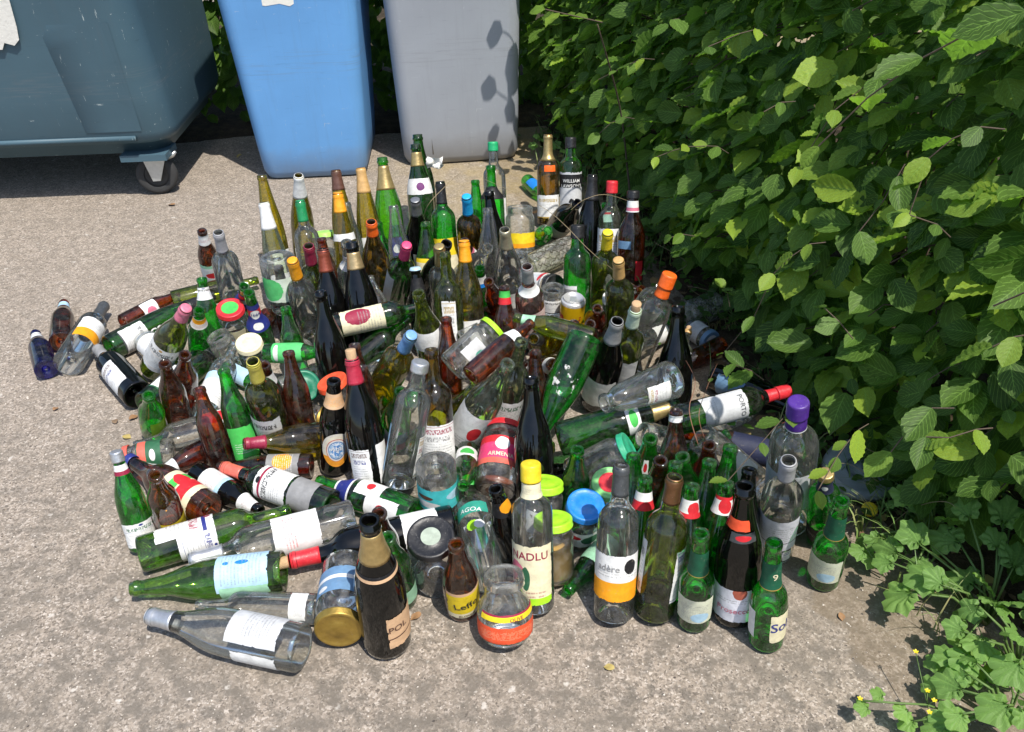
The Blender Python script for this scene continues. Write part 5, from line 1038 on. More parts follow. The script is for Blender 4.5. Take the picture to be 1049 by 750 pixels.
def build_item(it,pose):
    t,g=it['t'],it['g'];pr=PROF[t];H=pr[-1][1]
    B=Vector(pose[:3]);T=Vector(pose[3:6]);s=pose[6]
    nm,cat=KIND[t];root=empty(nm,B);tag(root,it['desc'],cat,GRP.get(cat))
    z=(T-B).normalized();d=(Vector((0,0,CAM_H))-(B+T)/2);d=(d-z*d.dot(z)).normalized();y=-d;x=y.cross(z)
    m=Matrix((x,y,z)).transposed().to_4x4()
    root.matrix_world=Matrix.Translation(B)@m@Matrix.Scale(s,4)
    rs=random.Random(hash(it['desc'][:12]) if False else len(it['desc'])*31+int(abs(B.x*1e4)))
    if t=='can':
        tt=NT('can_print');uv=tt.coord();sp_=tt.n('ShaderNodeSeparateXYZ');tt.l(uv,sp_.inputs[0])
        f=tt.noise(uv,55,4,.6);c=tt.mix(tt.ramp(f,[(.5,0.),(.54,1.)]),(.80,.50,.01),(.55,.04,.02))
        c=tt.mix(tt.math('LESS_THAN',sp_.outputs[2],.072),(.82,.52,.01),c)
        c=tt.mix(tt.math('GREATER_THAN',sp_.outputs[2],.101),c,(.6,.6,.6))
        mt=tt.done(tt.pbr(c,.3,.5));body=mesh_obj('body',glass_mesh(t,g),mt,root)
        V=[];Fc=[];box(V,Fc,(0,-.004,.1125),(.008,.012,.0008));mesh_obj('pull_tab',mk('pull_tab',V,Fc,False),M_ZINC,root);return root
    # spin the glass a little so that no two carry the same grain
    if g=='C' and t[0]=='j':g='CJ'
    mesh_obj('body',glass_mesh(t,g),glass(g),root)
    cap=it['cap']
    if cap:
        k,col=cap[0],cap[1];ln=cap[2] if len(cap)>2 and isinstance(cap[2],float) else .03
        mt=paint(col)
        if k in('foil','foilc','foilcork'):
            mesh_obj('capsule',foil(pr,H-ln,H-(.026 if t=='ch' else 0),.0007,k=='foilc'),mt,root)
            if k=='foilcork':
                V,Fc=lathe([(0,H-.012),(.0105,H-.012),(.0108,H),(.0112,H+.018),(.0104,H+.0195),(0,H+.0195)],18);mesh_obj('cork',mk('cork',V,Fc),M_CORK,root)
        elif k in('screw','screwneck','screwneck2'):
            mesh_obj('cap',screw(pr,min(ln,.034)),mt,root)
            if k=='screwneck2' or ln>.04:mesh_obj('neck_sleeve',foil(pr,H-max(ln,.06),H-.0345,.0009,False),mt if col!='purple2' else paint('purple2'),root)
        elif k=='crown':
            V,Fc=lathe([(.0158,H-.0055),(.0150,H-.003),(.0140,H-.0005),(.0125,H+.0012),(0,H+.0016)],42)
            V=[(x_*(1.04 if (i%2 and i//42<2) else 1),y_*(1.04 if(i%2 and i//42<2) else 1),z_) for i,(x_,y_,z_) in enumerate(V)]
            mesh_obj('crown_cap',mk('crown',V,Fc),mt,root)
        elif k=='lid':
            r=max(q for q,zz in pr if zz>H*.86)+.0022
            V,Fc=lathe([(r-.0012,H-.0125),(r+.0012,H-.0125),(r+.0012,H-.0105),(r,H-.009),(r,H+.0005),(r-.0012,H+.002),(r-.005,H+.0024),(r-.0068,H+.0012),(r*.45,H+.0012),(r*.43,H+.0018),(0,H+.0018)],44)
            lid=mesh_obj('lid',mk('lid',V,Fc),mt,root)
            if cap[2]!=col:
                rr=r*(.42 if cap[2]!='red' else .3)
                V,Fc=lathe([(rr if cap[2] in('lgreen',) else r*.62,H+.0024),(0,H+.0026)],32);mesh_obj('lid_print',mk('lid_print',V,Fc),paint(cap[2]),lid)
    for li,lb in enumerate(it['labels']):
        z0,z1,hw_,off,spec=lb[:5];txt=lb[5] if len(lb)>5 else None
        rnd_=spec=='abb'
        neck=hw_>=180
        if neck and t=='b33' and z0<.74 and z0>.5:z0,z1=.74,max(z1,.885)
        if neck and t=='b25' and z0<.70 and z0>.5:z0,z1=.70,max(z1,.87)
        me=strip(pr,z0*H,z1*H,off-hw_,off+hw_,.0005+.0003*li,rnd_=rnd_,jit=0 if neck or rnd_ else .0004,seed=rs.random())
        lo=mesh_obj('neck_label' if z0>.5 else 'label',me,label_mat(vary(spec,it,li),not neck and not rnd_),root)
        for tx in txt or []:
            s_,size,c_,ao,vf,rot,_=tx
            vs_,fs_=text_mesh(s_,size/s);V=[];cr,sr=math.cos(R(rot)),math.sin(R(rot))
            zc=(z0+(z1-z0)*vf)*H;rc=prof_r(pr,zc)
            for (x_,y_,_z) in vs_:
                x2,y2=x_*cr-y_*sr,x_*sr+y_*cr
                zz=zc+y2;a=R(ao)+x2/rc;r=prof_r(pr,zz)+.0013+.0003*li
                V.append((r*math.sin(a),-r*math.cos(a),zz))
            mesh_obj('lettering',mk('lettering',V,fs_,False),paint(c_),lo)
    if it.get('fill'):
        c_,fr=it['fill'];R0=prof_r(pr,.03)-.003
        V,Fc=lathe([(0,.004),(R0*.8,.004),(R0,.010),(R0,H*fr),(0,H*fr)],24);mesh_obj('residue',mk('residue',V,Fc),plain('residue_'+c_,COL[c_],.35),root)
    if it.get('net'):net_wire(pr,root,s)
    return root
for it,ps in zip(ITEMS,POSES):build_item(it,ps)
# ------------------------------------------------------------------ hedge and weeds
def leaf_shape(n=14,serr=.009,wid=.34,pleat=.02,tip=1.0,fold=.10,curl=.10):
    """one ovate, toothed, pleated leaf: unit length along +Y, up +Z. rows of left edge, mid, right edge"""
    V=[];Fc=[];uv=[]
    for i in range(n+1):
        t=i/n
        w_=wid*(math.sin(math.pi*min(1,t**.78))**(.75 if t<.42 else 1.3)) if 0<t<1 else 0.
        zc=-curl*t*t
        pl=pleat*(1 if i%2 else -1) if 0<i<n else 0
        tooth=serr*(1 if i%2 else -1)*(w_>0)
        for k,x in enumerate((-1,-.5,0,.5,1)):
            ww=w_+(tooth if abs(x)==1 else 0)
            V.append((x*ww,t*tip+(abs(x)*(.13*math.sin(math.pi*t)) if 0<t<1 else 0),zc+abs(x)*fold*ww*2+(pl if abs(x)==.5 else pl*.5 if abs(x)==1 else 0)));uv.append((.5+.5*x,t))
    for i in range(n):
        for k in range(4):
            a=i*5+k;Fc.append((a,a+1,a+6,a+5))
    return V,Fc,uv
LV,LF,LUV=leaf_shape()
LV2,LF2,LUV2=leaf_shape(6,.014,.34,.018)
VARS=[leaf_shape(14,.009,wd,pl,1.,fo,cu) for wd,pl,fo,cu in((.34,.036,.10,.10),(.38,.040,.02,.28),(.30,.034,.22,.02),(.36,.042,.06,.42),(.33,.036,-.05,.18))]
VARS2=[leaf_shape(6,.012,wd,pl,1.,fo,cu) for wd,pl,fo,cu in((.34,.036,.10,.10),(.38,.040,.02,.28),(.30,.034,.22,.02),(.36,.042,.06,.42))]
def leaf_mat(name,c0,c1,c2,obj_random):
    t=NT(name)
    if obj_random:r=t.n('ShaderNodeObjectInfo').outputs['Random']
    else:
        at=t.n('ShaderNodeAttribute');at.attribute_name='tint';r=at.outputs['Fac']
    uv=t.coord('UV');sp_=t.n('ShaderNodeSeparateXYZ');t.l(uv,sp_.inputs[0])
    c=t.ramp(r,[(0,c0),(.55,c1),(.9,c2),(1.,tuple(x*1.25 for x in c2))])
    du=t.math('ABSOLUTE',t.math('SUBTRACT',sp_.outputs[0],.5))
    rib=t.math('LESS_THAN',du,.016)
    vv=t.math('FRACT',t.math('SUBTRACT',t.math('MULTIPLY',sp_.outputs[1],9.),t.math('MULTIPLY',du,5.)))
    vein=t.math('MULTIPLY',t.math('LESS_THAN',vv,.16),.5)
    c=t.mix(t.math('MAXIMUM',t.math('MULTIPLY',rib,.6),vein),c,tuple(min(1,x*2.0+.03) for x in c1))
    c=t.mix(t.ramp(t.noise(t.coord(),30,3),[(.35,0.),(.7,.35)]),c,tuple(x*.6 for x in c0))
    geo=t.n('ShaderNodeNewGeometry')
    c=t.mix(t.math('MULTIPLY',geo.outputs['Backfacing'],.55),c,tuple(x*1.3+.03 for x in c1))
    p=t.pbr(c,.52,0.,None,spec=.28)
    tl=t.n('ShaderNodeBsdfTranslucent');t.l(t.mix(1.,c,(1.25,1.5,.55),'MULTIPLY'),tl.inputs[0])
    mx=t.n('ShaderNodeMixShader');mx.inputs[0].default_value=.5;t.l(p,mx.inputs[1]);t.l(tl.outputs[0],mx.inputs[2])
    return t.done(mx.outputs[0])
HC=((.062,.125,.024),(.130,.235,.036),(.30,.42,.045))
ML_O=leaf_mat('hedge_leaf_single',*HC,True);ML_M=leaf_mat('hedge_leaf_mass',*HC,False)
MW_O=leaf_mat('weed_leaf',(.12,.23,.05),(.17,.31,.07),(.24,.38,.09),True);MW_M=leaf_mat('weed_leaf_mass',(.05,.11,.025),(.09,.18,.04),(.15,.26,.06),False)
M_TWIG=plain('twig_bark',(.085,.06,.04),.85,0.,60,.35,.5);M_DRY=plain('dry_stem',(.27,.21,.12),.8,0.,80,.3)
M_STEM=plain('green_stem',(.10,.17,.04),.6)
LEAFS=[]
for a in VARS:
    me=mk('leaf',a[0],a[1],True,a[2]);me.materials.append(ML_O);LEAFS.append(me)
def frame(loc,tipd,nrm,size,wd=1.):
    y=tipd.normalized();z=(nrm-y*nrm.dot(y)).normalized();x=y.cross(z)
    return Matrix.Translation(loc)@Matrix((x*wd,y,z)).transposed().to_4x4()@Matrix.Scale(size,4)
class Mass:
    """many leaves in one mesh with one tint value each"""
    def __init__(s):s.V=[];s.F=[];s.U=[];s.T=[]
    def add(s,m,tint,big=False):
        k_=int(tint*9973)%4;lv,lf,lu=VARS[k_] if big else VARS2[k_]
        b=len(s.V);s.V.extend([(m@Vector(v))[:] for v in lv]);s.F.extend([tuple(b+i for i in f) for f in lf]);s.U.extend(lu);s.T.extend([tint]*len(lv))
    def build(s,name,mat,parent=None):
        me=mk(name,s.V,s.F,True,s.U);a=me.attributes.new('tint','FLOAT','POINT');a.data.foreach_set('value',s.T)
        return mesh_obj(name,me,mat,parent)
def vr(r,k=1.):return Vector((r.gauss(0,k),r.gauss(0,k),r.gauss(0,k)))
camv=Vector((0,0,CAM_H))
def in_view(p,m=40):
    q=p-camv;d=q.dot(_fwd)
    if d<.15:return None
    x=524.5+F_PX*q.dot(_r2)/d;y=375+F_PX*q.dot(_d2)/d
    return (x,y,d) if -m<x<1049+m and -m<y<750+m else None
HTOP=1.22
hedge=empty('hedge',hpt(2.4)[0]-hpt(2.4)[1]*.2);tag(hedge,'dense broadleaf hedge with toothed green leaves filling the right side','hedge')
hinv=Matrix.Translation(-hedge.location)
rh=random.Random(5);cand=[]
def surf(s,h):
    """outer skin of the hedge above foot position s at height h"""
    p,nm=hpt(s)
    lean=.01+.07*math.sin(min(1,h/.7)*math.pi*.5)-.26*max(0,h-.28)
    if h<.28:lean-=.10*(1-h/.28)
    lump=.07*mnoise.noise(Vector((s*2.6,h*3.2,1.)))+.05*mnoise.noise(Vector((s*7.,h*8.,5.)))
    return p+nm*(lean+lump)+Vector((0,0,h)),nm
N_LEAF=16000
for i in range(N_LEAF):
    s=rh.uniform(.75,HLEN-.2);h=HTOP*(rh.random()**.9)+.03
    q,nm=surf(s,h);dep=min(rh.expovariate(1/.085),.55)
    top=h>HTOP-.15
    if rh.random()<.22:dep=rh.uniform(.1,.7)
    q=q-nm*dep+vr(rh,.012)
    size=(rh.uniform(.052,.096) if rh.random()<.8 else rh.uniform(.025,.045))
    tip=(nm*.75+Vector((0,0,-.42))+Vector((-nm.y,nm.x,0))*rh.gauss(0,.85)+vr(rh,.35))
    nr=nm*.72+Vector((0,0,.75))+vr(rh,.38)
    if i>=N_LEAF-3500:
        dep=rh.uniform(.35,1.0);q=surf(s,h)[0]-nm*dep;size=rh.uniform(.07,.10)
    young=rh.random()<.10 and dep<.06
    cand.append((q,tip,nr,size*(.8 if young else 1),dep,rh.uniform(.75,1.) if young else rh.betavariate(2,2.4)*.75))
# sprays that stand out, tint raised so they look young and sunlit
def spray(px,py,depth,dirx,n,size,seed):
    r=random.Random(seed);d=(_fwd+_r2*((px-524.5)/F_PX)+_d2*((py-375)/F_PX));p=camv+d*depth
    dv=(Vector(dirx)+Vector((r.gauss(0,.3),r.gauss(0,.3),r.gauss(0,.45)))).normalized();pts=[];n=r.randint(max(2,n-2),n+1);bend=vr(r,.0035)
    for k in range(n):
        q=p+dv*(k*size*r.uniform(.4,.6))+(bend+Vector((0,0,-.0035)))*(k*k)
        pts.append(q.copy())
        side=_r2.cross(dv) if False else dv.cross(Vector((0,0,1))).normalized()*(1 if k%2 else -1)
        tip=dv*.7+side*.75+Vector((0,0,-.25))+vr(r,.15)
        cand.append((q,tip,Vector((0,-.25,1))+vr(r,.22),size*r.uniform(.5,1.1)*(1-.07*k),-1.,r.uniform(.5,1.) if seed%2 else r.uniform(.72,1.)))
    twig_pts.append(([p-dv*size*.5-Vector((0,0,.012))]+pts,.0010))
twig_pts=[]
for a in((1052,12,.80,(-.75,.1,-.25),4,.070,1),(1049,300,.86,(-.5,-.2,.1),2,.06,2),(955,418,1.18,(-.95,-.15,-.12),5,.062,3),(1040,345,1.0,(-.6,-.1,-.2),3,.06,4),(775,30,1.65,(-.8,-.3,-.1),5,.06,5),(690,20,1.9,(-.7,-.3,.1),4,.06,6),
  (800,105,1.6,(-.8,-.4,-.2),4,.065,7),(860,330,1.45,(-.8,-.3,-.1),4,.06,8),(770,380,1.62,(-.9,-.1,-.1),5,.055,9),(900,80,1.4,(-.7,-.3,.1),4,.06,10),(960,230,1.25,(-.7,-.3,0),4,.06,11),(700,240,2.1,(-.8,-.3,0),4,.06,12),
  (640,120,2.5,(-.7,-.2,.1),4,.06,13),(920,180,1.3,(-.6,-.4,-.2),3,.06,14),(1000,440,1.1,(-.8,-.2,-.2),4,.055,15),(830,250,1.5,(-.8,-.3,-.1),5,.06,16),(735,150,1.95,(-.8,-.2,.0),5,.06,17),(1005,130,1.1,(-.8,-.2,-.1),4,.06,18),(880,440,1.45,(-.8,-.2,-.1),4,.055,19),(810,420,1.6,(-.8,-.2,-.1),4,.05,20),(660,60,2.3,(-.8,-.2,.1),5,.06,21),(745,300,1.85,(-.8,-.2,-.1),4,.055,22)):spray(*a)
for k_ in range(7):      # hedge twigs added over towards the grey bin to cast leaf shadows
    q0=Vector((.34,3.0+.06*k_,.62+.11*k_));dv=Vector((-.8,.25-.08*k_,.15));pts_=[]
    for j_ in range(5):
        q=q0+dv.normalized()*.05*j_;pts_.append(q);cand.append((q,dv+Vector((rh.gauss(0,.5),rh.gauss(0,.5),-.2)),Vector((0,-.3,1))+vr(rh,.25),rh.uniform(.055,.08),.05,rh.uniform(.3,.8)))
    twig_pts.append((pts_,.002))
scored=[]
for k,(q,tp,nr,sz,dep,ti) in enumerate(cand):
    v=in_view(q,10)
    scored.append((-(sz/v[2])*(2.2 if dep<0 else 1.)*(1.35-dep*4) if v and dep<.09 else 9,k))
scored.sort();single=set(k for v,k in scored[:300] if v<9)
mass=Mass()
for k,(q,tp,nr,sz,dep,ti) in enumerate(cand):
    m=hinv@frame(q,tp,nr,sz,random.Random(k).uniform(.85,1.12))
    if k in single:
        o=bpy.data.objects.new('leaf',LEAFS[k%5]);C.objects.link(o);o.parent=hedge;o.matrix_local=m
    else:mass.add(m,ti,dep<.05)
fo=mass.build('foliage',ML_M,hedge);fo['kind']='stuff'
# stems and twigs inside the hedge
V=[];Fc=[]
for i in range(170):
    s=rh.uniform(.6,HLEN-.2);p,nm=hpt(s);b=p-nm*rh.uniform(.2,.55);b.z=.02
    pts=[b];d=Vector((0,0,1))-nm*.22+vr(rh,.08)
    for k in range(5):pts.append(pts[-1]+d.normalized()*rh.uniform(.14,.22));d+=vr(rh,.09)
    r0=rh.uniform(.003,.009);tube(V,Fc,[hinv@p_ for p_ in pts],[r0*(1-.17*k) for k in range(6)],5)
for i in range(260):
    s=rh.uniform(.7,HLEN-.3);h=rh.uniform(.12,1.2);q,nm=surf(s,h)
    a=q-nm*.22+vr(rh,.03);b=q-nm*.03;c_=q+nm*rh.uniform(-.01,.03)+Vector((0,0,-.02))
    tube(V,Fc,[hinv@a,hinv@((a+b)/2+vr(rh,.012)),hinv@b,hinv@c_],[.0028,.0022,.0016,.001],4,False)
for pts,r0 in twig_pts:tube(V,Fc,[hinv@p_ for p_ in pts],r0,4,False)
mesh_obj('stems',mk('stems',V,Fc),M_TWIG,hedge)['kind']='stuff'
# dark hedge behind the bins
back=empty('back_hedge',(-1.2,4.5,0));tag(back,'shaded dark hedge running behind the waste bins','hedge')
binv=Matrix.Translation(-back.location);bm_=Mass();rb=random.Random(8)
for i in range(13000):
    x=rb.uniform(-3.6,1.2);z=1.75*rb.random()**.85+.02;y=4.02+.12*mnoise.noise(Vector((x*3,z*3,0)))+min(rb.expovariate(1/.2),.9)
    bm_.add(binv@frame(Vector((x,y,z)),Vector((rb.gauss(0,.6),-.7,-.4)),Vector((rb.gauss(0,.3),-.4,.8)),rb.uniform(.055,.095)),rb.betavariate(2,3)*.7)
o=bm_.build('foliage',ML_M,back);o['kind']='stuff'
V=[];Fc=[]
for i in range(70):
    b=Vector((rb.uniform(-3.5,1.1),rb.uniform(4.3,4.9),0));pts=[b];d=Vector((rb.gauss(0,.15),rb.gauss(0,.15),1))
    for k in range(5):pts.append(pts[-1]+d.normalized()*.32);d+=vr(rb,.15)
    tube(V,Fc,[binv@p_ for p_ in pts],[.012*(1-.17*k) for k in range(6)],5)
mesh_obj('stems',mk('stems',V,Fc),M_TWIG,back)['kind']='stuff'
# ---- grass tufts and ground cover along the hedge foot (uncountable)
rg=random.Random(21);V=[];Fc=[];T_=[]
def blade(b,d,ln,w_):
    side=d.cross(Vector((0,0,1)));side=side.normalized() if side.length>1e-3 else Vector((1,0,0))
    i0=len(V);n=4
    for k in range(n+1):
        t=k/n;c_=b+d*(ln*.55*t*t)+Vector((0,0,ln*(t-.42*t*t)));ww=w_*(1-t**1.5)
        V.append((c_-side*ww)[:]);V.append((c_+side*ww)[:])
    for k in range(n):a=i0+2*k;Fc.append((a,a+1,a+3,a+2))
for i in range(4600):
    s=rg.uniform(.9,HLEN-.3) if rg.random()<.65 else rg.uniform(3.2,HLEN-1.2);p,nm=hpt(s);b=p+nm*rg.gauss(-.07,.09);b.z=.004
    dens=mnoise.noise(Vector((b.x*5,b.y*5,7)))
    if dens<-.12:continue
    a=rg.uniform(0,6.28);blade(b,(Vector((math.cos(a),math.sin(a),0))+nm*.5).normalized(),rg.uniform(.05,.20),rg.uniform(.0012,.0028))
t=NT('grass_blade');oi=t.noise(t.coord(),9,3);gm=t.done(t.pbr(t.ramp(oi,[(.3,(.07,.15,.03)),(.55,(.13,.22,.05)),(.72,(.34,.28,.13))]),.6))
tag(mesh_obj('grass',mk('grass',V,Fc),gm),'green and dry grass blades along the foot of the hedge','grass',kind='stuff')
gc=Mass()
for i in range(4200):
    s=rg.uniform(.9,HLEN-.3);p,nm=hpt(s);b=p+nm*rg.gauss(-.08,.10);b.z=rg.uniform(.01,.09)
    if mnoise.noise(Vector((b.x*4,b.y*4,2)))<-.1:continue
    gc.add(frame(b,Vector((rg.gauss(0,1),rg.gauss(0,1),.1)),Vector((rg.gauss(0,.35),rg.gauss(0,.35)-.2,1)),rg.uniform(.014,.034)),rg.random()*.9)
o=gc.build('ground_cover',MW_M);tag(o,'low leafy ground cover growing along the hedge foot','ground cover',kind='stuff')
# ---- broad leaved weeds at the lower right
def lobed(n=30):
    V=[(0,0,0)];uv=[(.5,0)];Fc=[]
    for k in range(n+1):
        a=math.pi*(-.94+1.88*k/n);lob=.62+.30*abs(math.cos(a*2.5))**.7+.05*math.sin(k*2.3)
        r=lob*(.62+.38*math.cos(a*.5));x,y=r*math.sin(a)*.62,.28+r*math.cos(a)*.62
        V.append((x*.5,y*.5+.14,.05*math.sin(k*1.9)*.6+.04));uv.append((.5+x*.3,.5+y*.2))
        V.append((x,y,.06*math.sin(k*1.9)-.12*(x*x+y*y)));uv.append((.5+x*.6,.3+y*.5))
    for k in range(n):
        a=1+2*k;Fc+=[(0,a,a+2),(a,a+1,a+3,a+2)]
    return mk('lobed_leaf',V,Fc,True,uv)
LOB=lobed();LOB.materials.append(MW_O)
def weed(name,label,stemsp,seed):
    r=random.Random(seed);b=Vector(stemsp[0][0]);e=empty(name,b);tag(e,label,'weed')
    inv=Matrix.Translation(-b)
    V=[];Fc=[]
    for base,tipp,size in [(b_,t_+vr(r,.012)+Vector((0,0,.01*j_)),z_*.8*(1 if j_==0 else .7)) for b_,t_,z_ in stemsp for j_ in(0,1)]:
        base,tipp=Vector(base),Vector(tipp);mid=(base+tipp)/2+Vector((0,0,.03))
        tube(V,Fc,[inv@base,inv@mid,inv@tipp],[.003,.0024,.0016],5)
        d=(tipp-mid);d.z-=.02
        o=bpy.data.objects.new('leaf',LOB);C.objects.link(o);o.parent=e
        o.matrix_local=inv@frame(tipp,d+vr(r,.02),Vector((-.15,-.25,1))+vr(r,.2),size)
    mesh_obj('stem',mk('weed_stem',V,Fc),M_STEM,e);return e
def wl(base,lst):
    return [(base,P(x,y,z),sz) for x,y,z,sz in lst]
b1=P(1010,640,.0);b2=P(1030,745,.0)
weed('broadleaf_weed','pale green lobed leaf weed below the hedge at the right edge',wl(b1,[(915,575,.08,.075),(945,552,.10,.08),(985,548,.12,.09),(930,612,.06,.085),(960,600,.09,.085),(1000,605,.08,.09),(1030,575,.12,.085),(1045,625,.09,.09),(985,640,.05,.08),(1035,540,.14,.08)]),1)
weed('broadleaf_weed','pale green lobed leaf weed in the bottom right corner',wl(b2,[(965,705,.06,.07),(990,730,.06,.075),(1020,700,.07,.08),(1040,725,.08,.08),(1000,685,.08,.07),(1048,690,.09,.08),(955,735,.04,.06)]),2)
weed('broadleaf_weed','lobed leaf weed growing between the rightmost beer and the hedge',wl(P(950,560),[(905,545,.06,.06),(925,520,.10,.065),(960,515,.12,.07),(975,545,.10,.07),(940,580,.05,.06)]),5)
weed('broadleaf_weed','lobed leaf weed spreading below the hedge at the right border',wl(P(1040,690),[(990,660,.08,.075),(1020,650,.10,.08),(1045,665,.12,.08),(975,680,.05,.06),(1010,630,.10,.08)]),6)
weed('broadleaf_weed','small lobed leaf weed at the hedge foot right of the red capped bottle',wl(P(690,235),[(665,225,.08,.06),(690,212,.12,.065),(672,250,.05,.055),(705,240,.08,.06),(650,285,.05,.055)]),7)
weed('broadleaf_weed','lobed leaf weed beside the grey bin at the back',wl(P(556,150),[(545,152,.05,.05),(552,140,.08,.05),(566,150,.07,.055),(575,165,.05,.05)]),8)
# ---- buttercup sprigs
M_PETAL=plain('yellow_petal',(.80,.62,.02),.5)
def sprig(label,pts,flowers,leaves,seed):
    r=random.Random(seed);b=Vector(pts[0]);e=empty('buttercup_sprig',b);tag(e,label,'weed');inv=Matrix.Translation(-b);V=[];Fc=[]
    tube(V,Fc,[inv@Vector(p_) for p_ in pts],[.0018]*len(pts),5)
    for f in flowers:
        f=Vector(f);near=min((Vector(p_) for p_ in pts),key=lambda q:(q-f).length);tube(V,Fc,[inv@near,inv@f],.0008,4)
    mesh_obj('stem',mk('sprig_stem',V,Fc),M_STEM,e)
    for f in flowers:
        V=[(0,0,0)];Fc=[]
        for k in range(5):
            a=k*1.2566
            for da,rr in((-.5,.7),(-.2,1.),(.2,1.),(.5,.7)):V.append((.0045*rr*math.cos(a+da),.0045*rr*math.sin(a+da),.002*rr))
            q=1+4*k;Fc+=[(0,q,q+1),(0,q+1,q+2),(0,q+2,q+3)]
        o=mesh_obj('flower',mk('flower',V,Fc),M_PETAL,e);o.location=inv@Vector(f)
    for l,sz in leaves:
        o=bpy.data.objects.new('leaf',LOB);C.objects.link(o);o.parent=e;o.matrix_local=inv@frame(Vector(l),Vector((-1,r.gauss(0,.5),.2)),Vector((0,-.2,1)),sz)
sprig('buttercup sprig with small yellow flowers reaching over the concrete at bottom right',[P(985,735,.01),P(950,722,.05),P(915,720,.055),P(885,718,.05)],[P(881,716,.055),P(950,708,.07),P(957,718,.065),P(952,730,.06),P(938,668,.09)],[(P(890,726,.04),.03),(P(905,714,.05),.026),(P(930,728,.045),.034)],3)
sprig('small yellow flowered sprig beside the grey disc',[P(905,590,.01),P(893,570,.04),P(884,556,.05)],[P(891,557,.05)],[(P(886,566,.04),.04),(P(900,575,.03),.045)],4)
# ---- dry stems and twigs over the heap
def stem(label,pts,r0,mat,name='dry_grass_stem'):
    V=[];Fc=[];ps=[Vector(p_) for p_ in pts];b=ps[0].copy()
    fine=[]
    for i in range(len(ps)-1):
        p0,p1,p2,p3=ps[max(i-1,0)],ps[i],ps[i+1],ps[min(i+2,len(ps)-1)]
        for k in range(5):
            t=k/5;fine.append(.5*((2*p1)+(-p0+p2)*t+(2*p0-5*p1+4*p2-p3)*t*t+(-p0+3*p1-3*p2+p3)*t**3))
    fine.append(ps[-1]);tube(V,Fc,[p_-b for p_ in fine],[r0*(1-.6*i/len(fine)) for i in range(len(fine))],5)
    o=mesh_obj(name,mk(name,V,Fc),mat);o.location=b;tag(o,label,'grass stem','dry stems lying over the bottles');return o
stem('long dry grass stem arching from the open jar to the weeds',[P(660,300,.05),P(610,262,.26),P(560,215,.34),P(495,183,.33)],.0010,M_DRY)
stem('dry grass stem lying over the black capsule bottle',[P(665,215,.14),P(625,200,.30),P(600,204,.31),P(585,215,.30)],.0011,M_DRY)
stem('dry bent stem in front of the grey bin',[P(432,245,.05),P(436,215,.28),P(455,192,.33),P(470,178,.33)],.0014,M_DRY)
stem('reddish dry stem over the long white label',[P(715,455,.24),P(706,420,.29),P(712,390,.29),P(700,365,.16)],.0011,plain('red_stem',(.22,.10,.06),.8))
stem('second reddish dry stem over the long white label',[P(722,450,.23),P(716,425,.28),P(725,395,.27),P(735,372,.14)],.0009,plain('red_stem',(.22,.10,.06),.8))
stem('tall brown stem rising from the weeds left of the hedge',[P(652,255,.0),P(644,185,.20),P(635,110,.45),P(612,25,.75)],.0042,M_TWIG,'woody_stem')
rs_=random.Random(4)
for k,(x,y) in enumerate([(700,270),(720,255),(690,300),(740,300),(760,285),(735,330),(905,545),(930,530),(910,500),(690,230)]):
    a=P(x,y,.01);b=a+Vector((rs_.uniform(-.15,.05),rs_.uniform(-.12,.05),rs_.uniform(.1,.25)))
    stem(['thin','curled','short','bent','pale','long','straw coloured','split','broken','slim'][k]+' dry stem standing in the weeds at the hedge foot',[a,(a+b)/2+vr(rs_,.02),b,b+vr(rs_,.05)],.001,M_DRY)
# ------------------------------------------------------------------ small things on the ground
def dry_leaf(px,py,size,col,label,seed):
    r=random.Random(seed);V=[(x*size,(y-.5)*size,(z+.10+.05*math.sin(7*x+5*y))*size) for x,y,z in LV]
    o=mesh_obj('fallen_leaf',mk('fallen_leaf',V,LF,True,LUV),plain('dead_leaf_'+col,{'o':(.27,.15,.07),'y':(.36,.28,.09),'b':(.18,.12,.07)}[col],.7))
    o.location=P(px,py,.003);o.rotation_euler=(r.uniform(-.1,.1),r.uniform(-.1,.1),r.uniform(0,6));tag(o,label,'leaf','fallen leaves on the concrete')
for a in((137,428,.028,'o','orange brown fallen leaf left of the short green bottle'),(118,432,.022,'b','brown fallen leaf beyond the left edge of the heap'),(130,448,.024,'y','yellow fallen leaf left of the dark green jar label'),(57,419,.02,'o','small orange leaf alone on the far left'),
   (426,632,.024,'o','orange dry leaf between front champagne and small amber bottle'),(624,684,.02,'y','yellowish leaf scrap alone at the bottom centre'),(915,606,.035,'y','yellow leaf on the concrete right of the rightmost beer'),(176,210,.03,'o','orange leaf by the container wheel'),(245,160,.03,'y','yellow leaf between container and blue bin'),(862,632,.018,'o','small orange leaf below the rightmost green beer')):
    dry_leaf(*a,seed=a[0])
# pale scrap of label paper by the grey bin
V=[];Fc=[];r=random.Random(3);n=6
for j in range(n+1):
    for i in range(n+1):V.append((.055*(i/n-.5)+r.gauss(0,.002),.010*math.sin(i*1.3)*math.cos(j*.9)+r.gauss(0,.002),.035*(j/n)+r.gauss(0,.002)))
for j in range(n):
    for i in range(n):a=j*(n+1)+i;Fc.append((a,a+1,a+n+2,a+n+1))
o=mesh_obj('paper_scrap',mk('paper_scrap',V,Fc),M_PAPER);o.location=P(446,172,.245);tag(o,'crumpled white paper scrap beside the rear champagne bottles','paper')
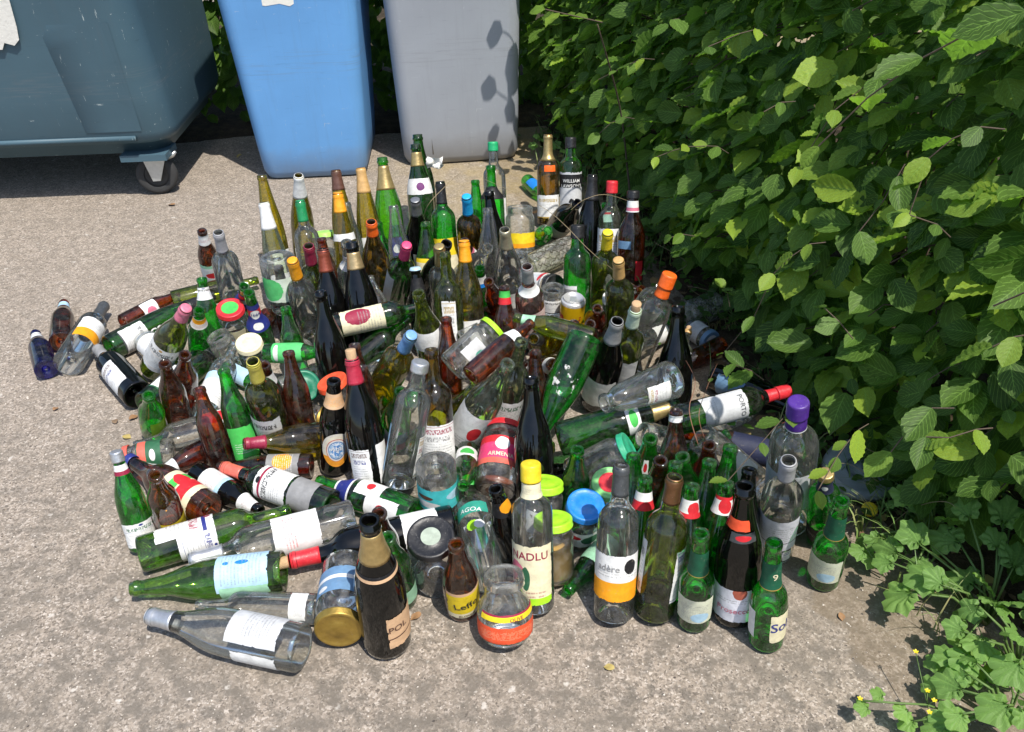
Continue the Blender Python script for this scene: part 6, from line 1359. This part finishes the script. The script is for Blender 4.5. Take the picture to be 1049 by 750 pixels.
# grey plastic disc in the weeds
V,Fc=lathe([(0,.012),(.030,.012),(.034,.016),(.040,.013),(.060,.014),(.064,.018),(.070,.014),(.078,.010),(.080,.0),(.0,.0)],40)
V=[(x*1.02,y*.98,z+.0015*mnoise.noise(Vector((x*90,y*90,1)))) for x,y,z in V]
o=mesh_obj('plastic_disc',mk('plastic_disc',V,Fc),plain('grey_disc',(.24,.27,.29),.55,0.,30,.2,.6));o.location=P(882,482,.045);o.rotation_euler=(R(16),R(-6),0);tag(o,'dusty grey plastic lid lying at the hedge foot','lid')
V,Fc=lathe([(.015,0),(.016,.002),(.016,.008),(.014,.010),(0,.0105)],28)
o=mesh_obj('bottle_cap',mk('yellow_cap',V,Fc),paint('yellow'));o.location=P(890,523,.03);o.rotation_euler=(R(20),0,0);tag(o,'yellow plastic cap lying below the grey plastic lid','cap')
for k,(x,y,l) in enumerate(((566,586,'upper of two wine corks lying below the honey jar'),(573,596,'lower of two wine corks lying below the honey jar'))):
    V,Fc=lathe([(0,0),(.0105,0),(.0112,.002),(.0112,.042),(.0105,.044),(0,.044)],18)
    o=mesh_obj('wine_cork',mk('wine_cork',V,Fc),M_CORK);o.location=P(x-14,y,.012);o.rotation_euler=(0,R(90),R(8));tag(o,l,'cork')

# ---- grit on the concrete and leaf litter by the hedge (uncountable)
rq=random.Random(77);V=[];Fc=[]
OCT=((1,0,0),(0,1,0),(-1,0,0),(0,-1,0),(0,0,1),(0,0,-1));OF=((0,1,4),(1,2,4),(2,3,4),(3,0,4),(1,0,5),(2,1,5),(3,2,5),(0,3,5))
for i in range(7000):
    p=P(rq.uniform(-60,1100),190+600*rq.random()**1.1,.0);r=rq.uniform(.0008,.0024)*(1.5 if rq.random()<.06 else 1)
    b=len(V);a=rq.uniform(0,6.28)
    for x,y,z in OCT:
        x,y,z=x*r*rq.uniform(.7,1.3),y*r*rq.uniform(.7,1.3),z*r*.7
        V.append((p.x+x*math.cos(a)-y*math.sin(a),p.y+x*math.sin(a)+y*math.cos(a),p.z+z+r*.35))
    Fc.extend([tuple(b+k for k in f) for f in OF])
t=NT('grit');c=t.vor(t.coord(),90,'F1','Color');gs=t.n('ShaderNodeSeparateColor');t.l(c,gs.inputs[0])
tag(mesh_obj('grit',mk('grit',V,Fc,False),t.done(t.pbr(t.ramp(gs.outputs[0],[(0,(.06,.05,.045)),(.4,(.25,.21,.17)),(1,(.62,.56,.49))]),.9))),'loose grit and small stones scattered over the concrete','grit',kind='stuff')
lt=Mass()
for i in range(900):
    s=rq.uniform(1.0,HLEN-.3);p,nm=hpt(s);b=p+nm*abs(rq.gauss(0,.07))-nm*.06;b.z=rq.uniform(.004,.02)
    lt.add(frame(b,Vector((rq.gauss(0,1),rq.gauss(0,1),.05)),Vector((rq.gauss(0,.3),rq.gauss(0,.3),1)),rq.uniform(.012,.04)),rq.random())
t=NT('litter');at=t.n('ShaderNodeAttribute');at.attribute_name='tint'
o=lt.build('leaf_litter',t.done(t.pbr(t.ramp(at.outputs['Fac'],[(0,(.05,.03,.018)),(.5,(.16,.10,.05)),(.85,(.30,.20,.09)),(1,(.42,.33,.10))]),.8)));tag(o,'brown leaf litter gathered along the hedge foot','leaf litter',kind='stuff')
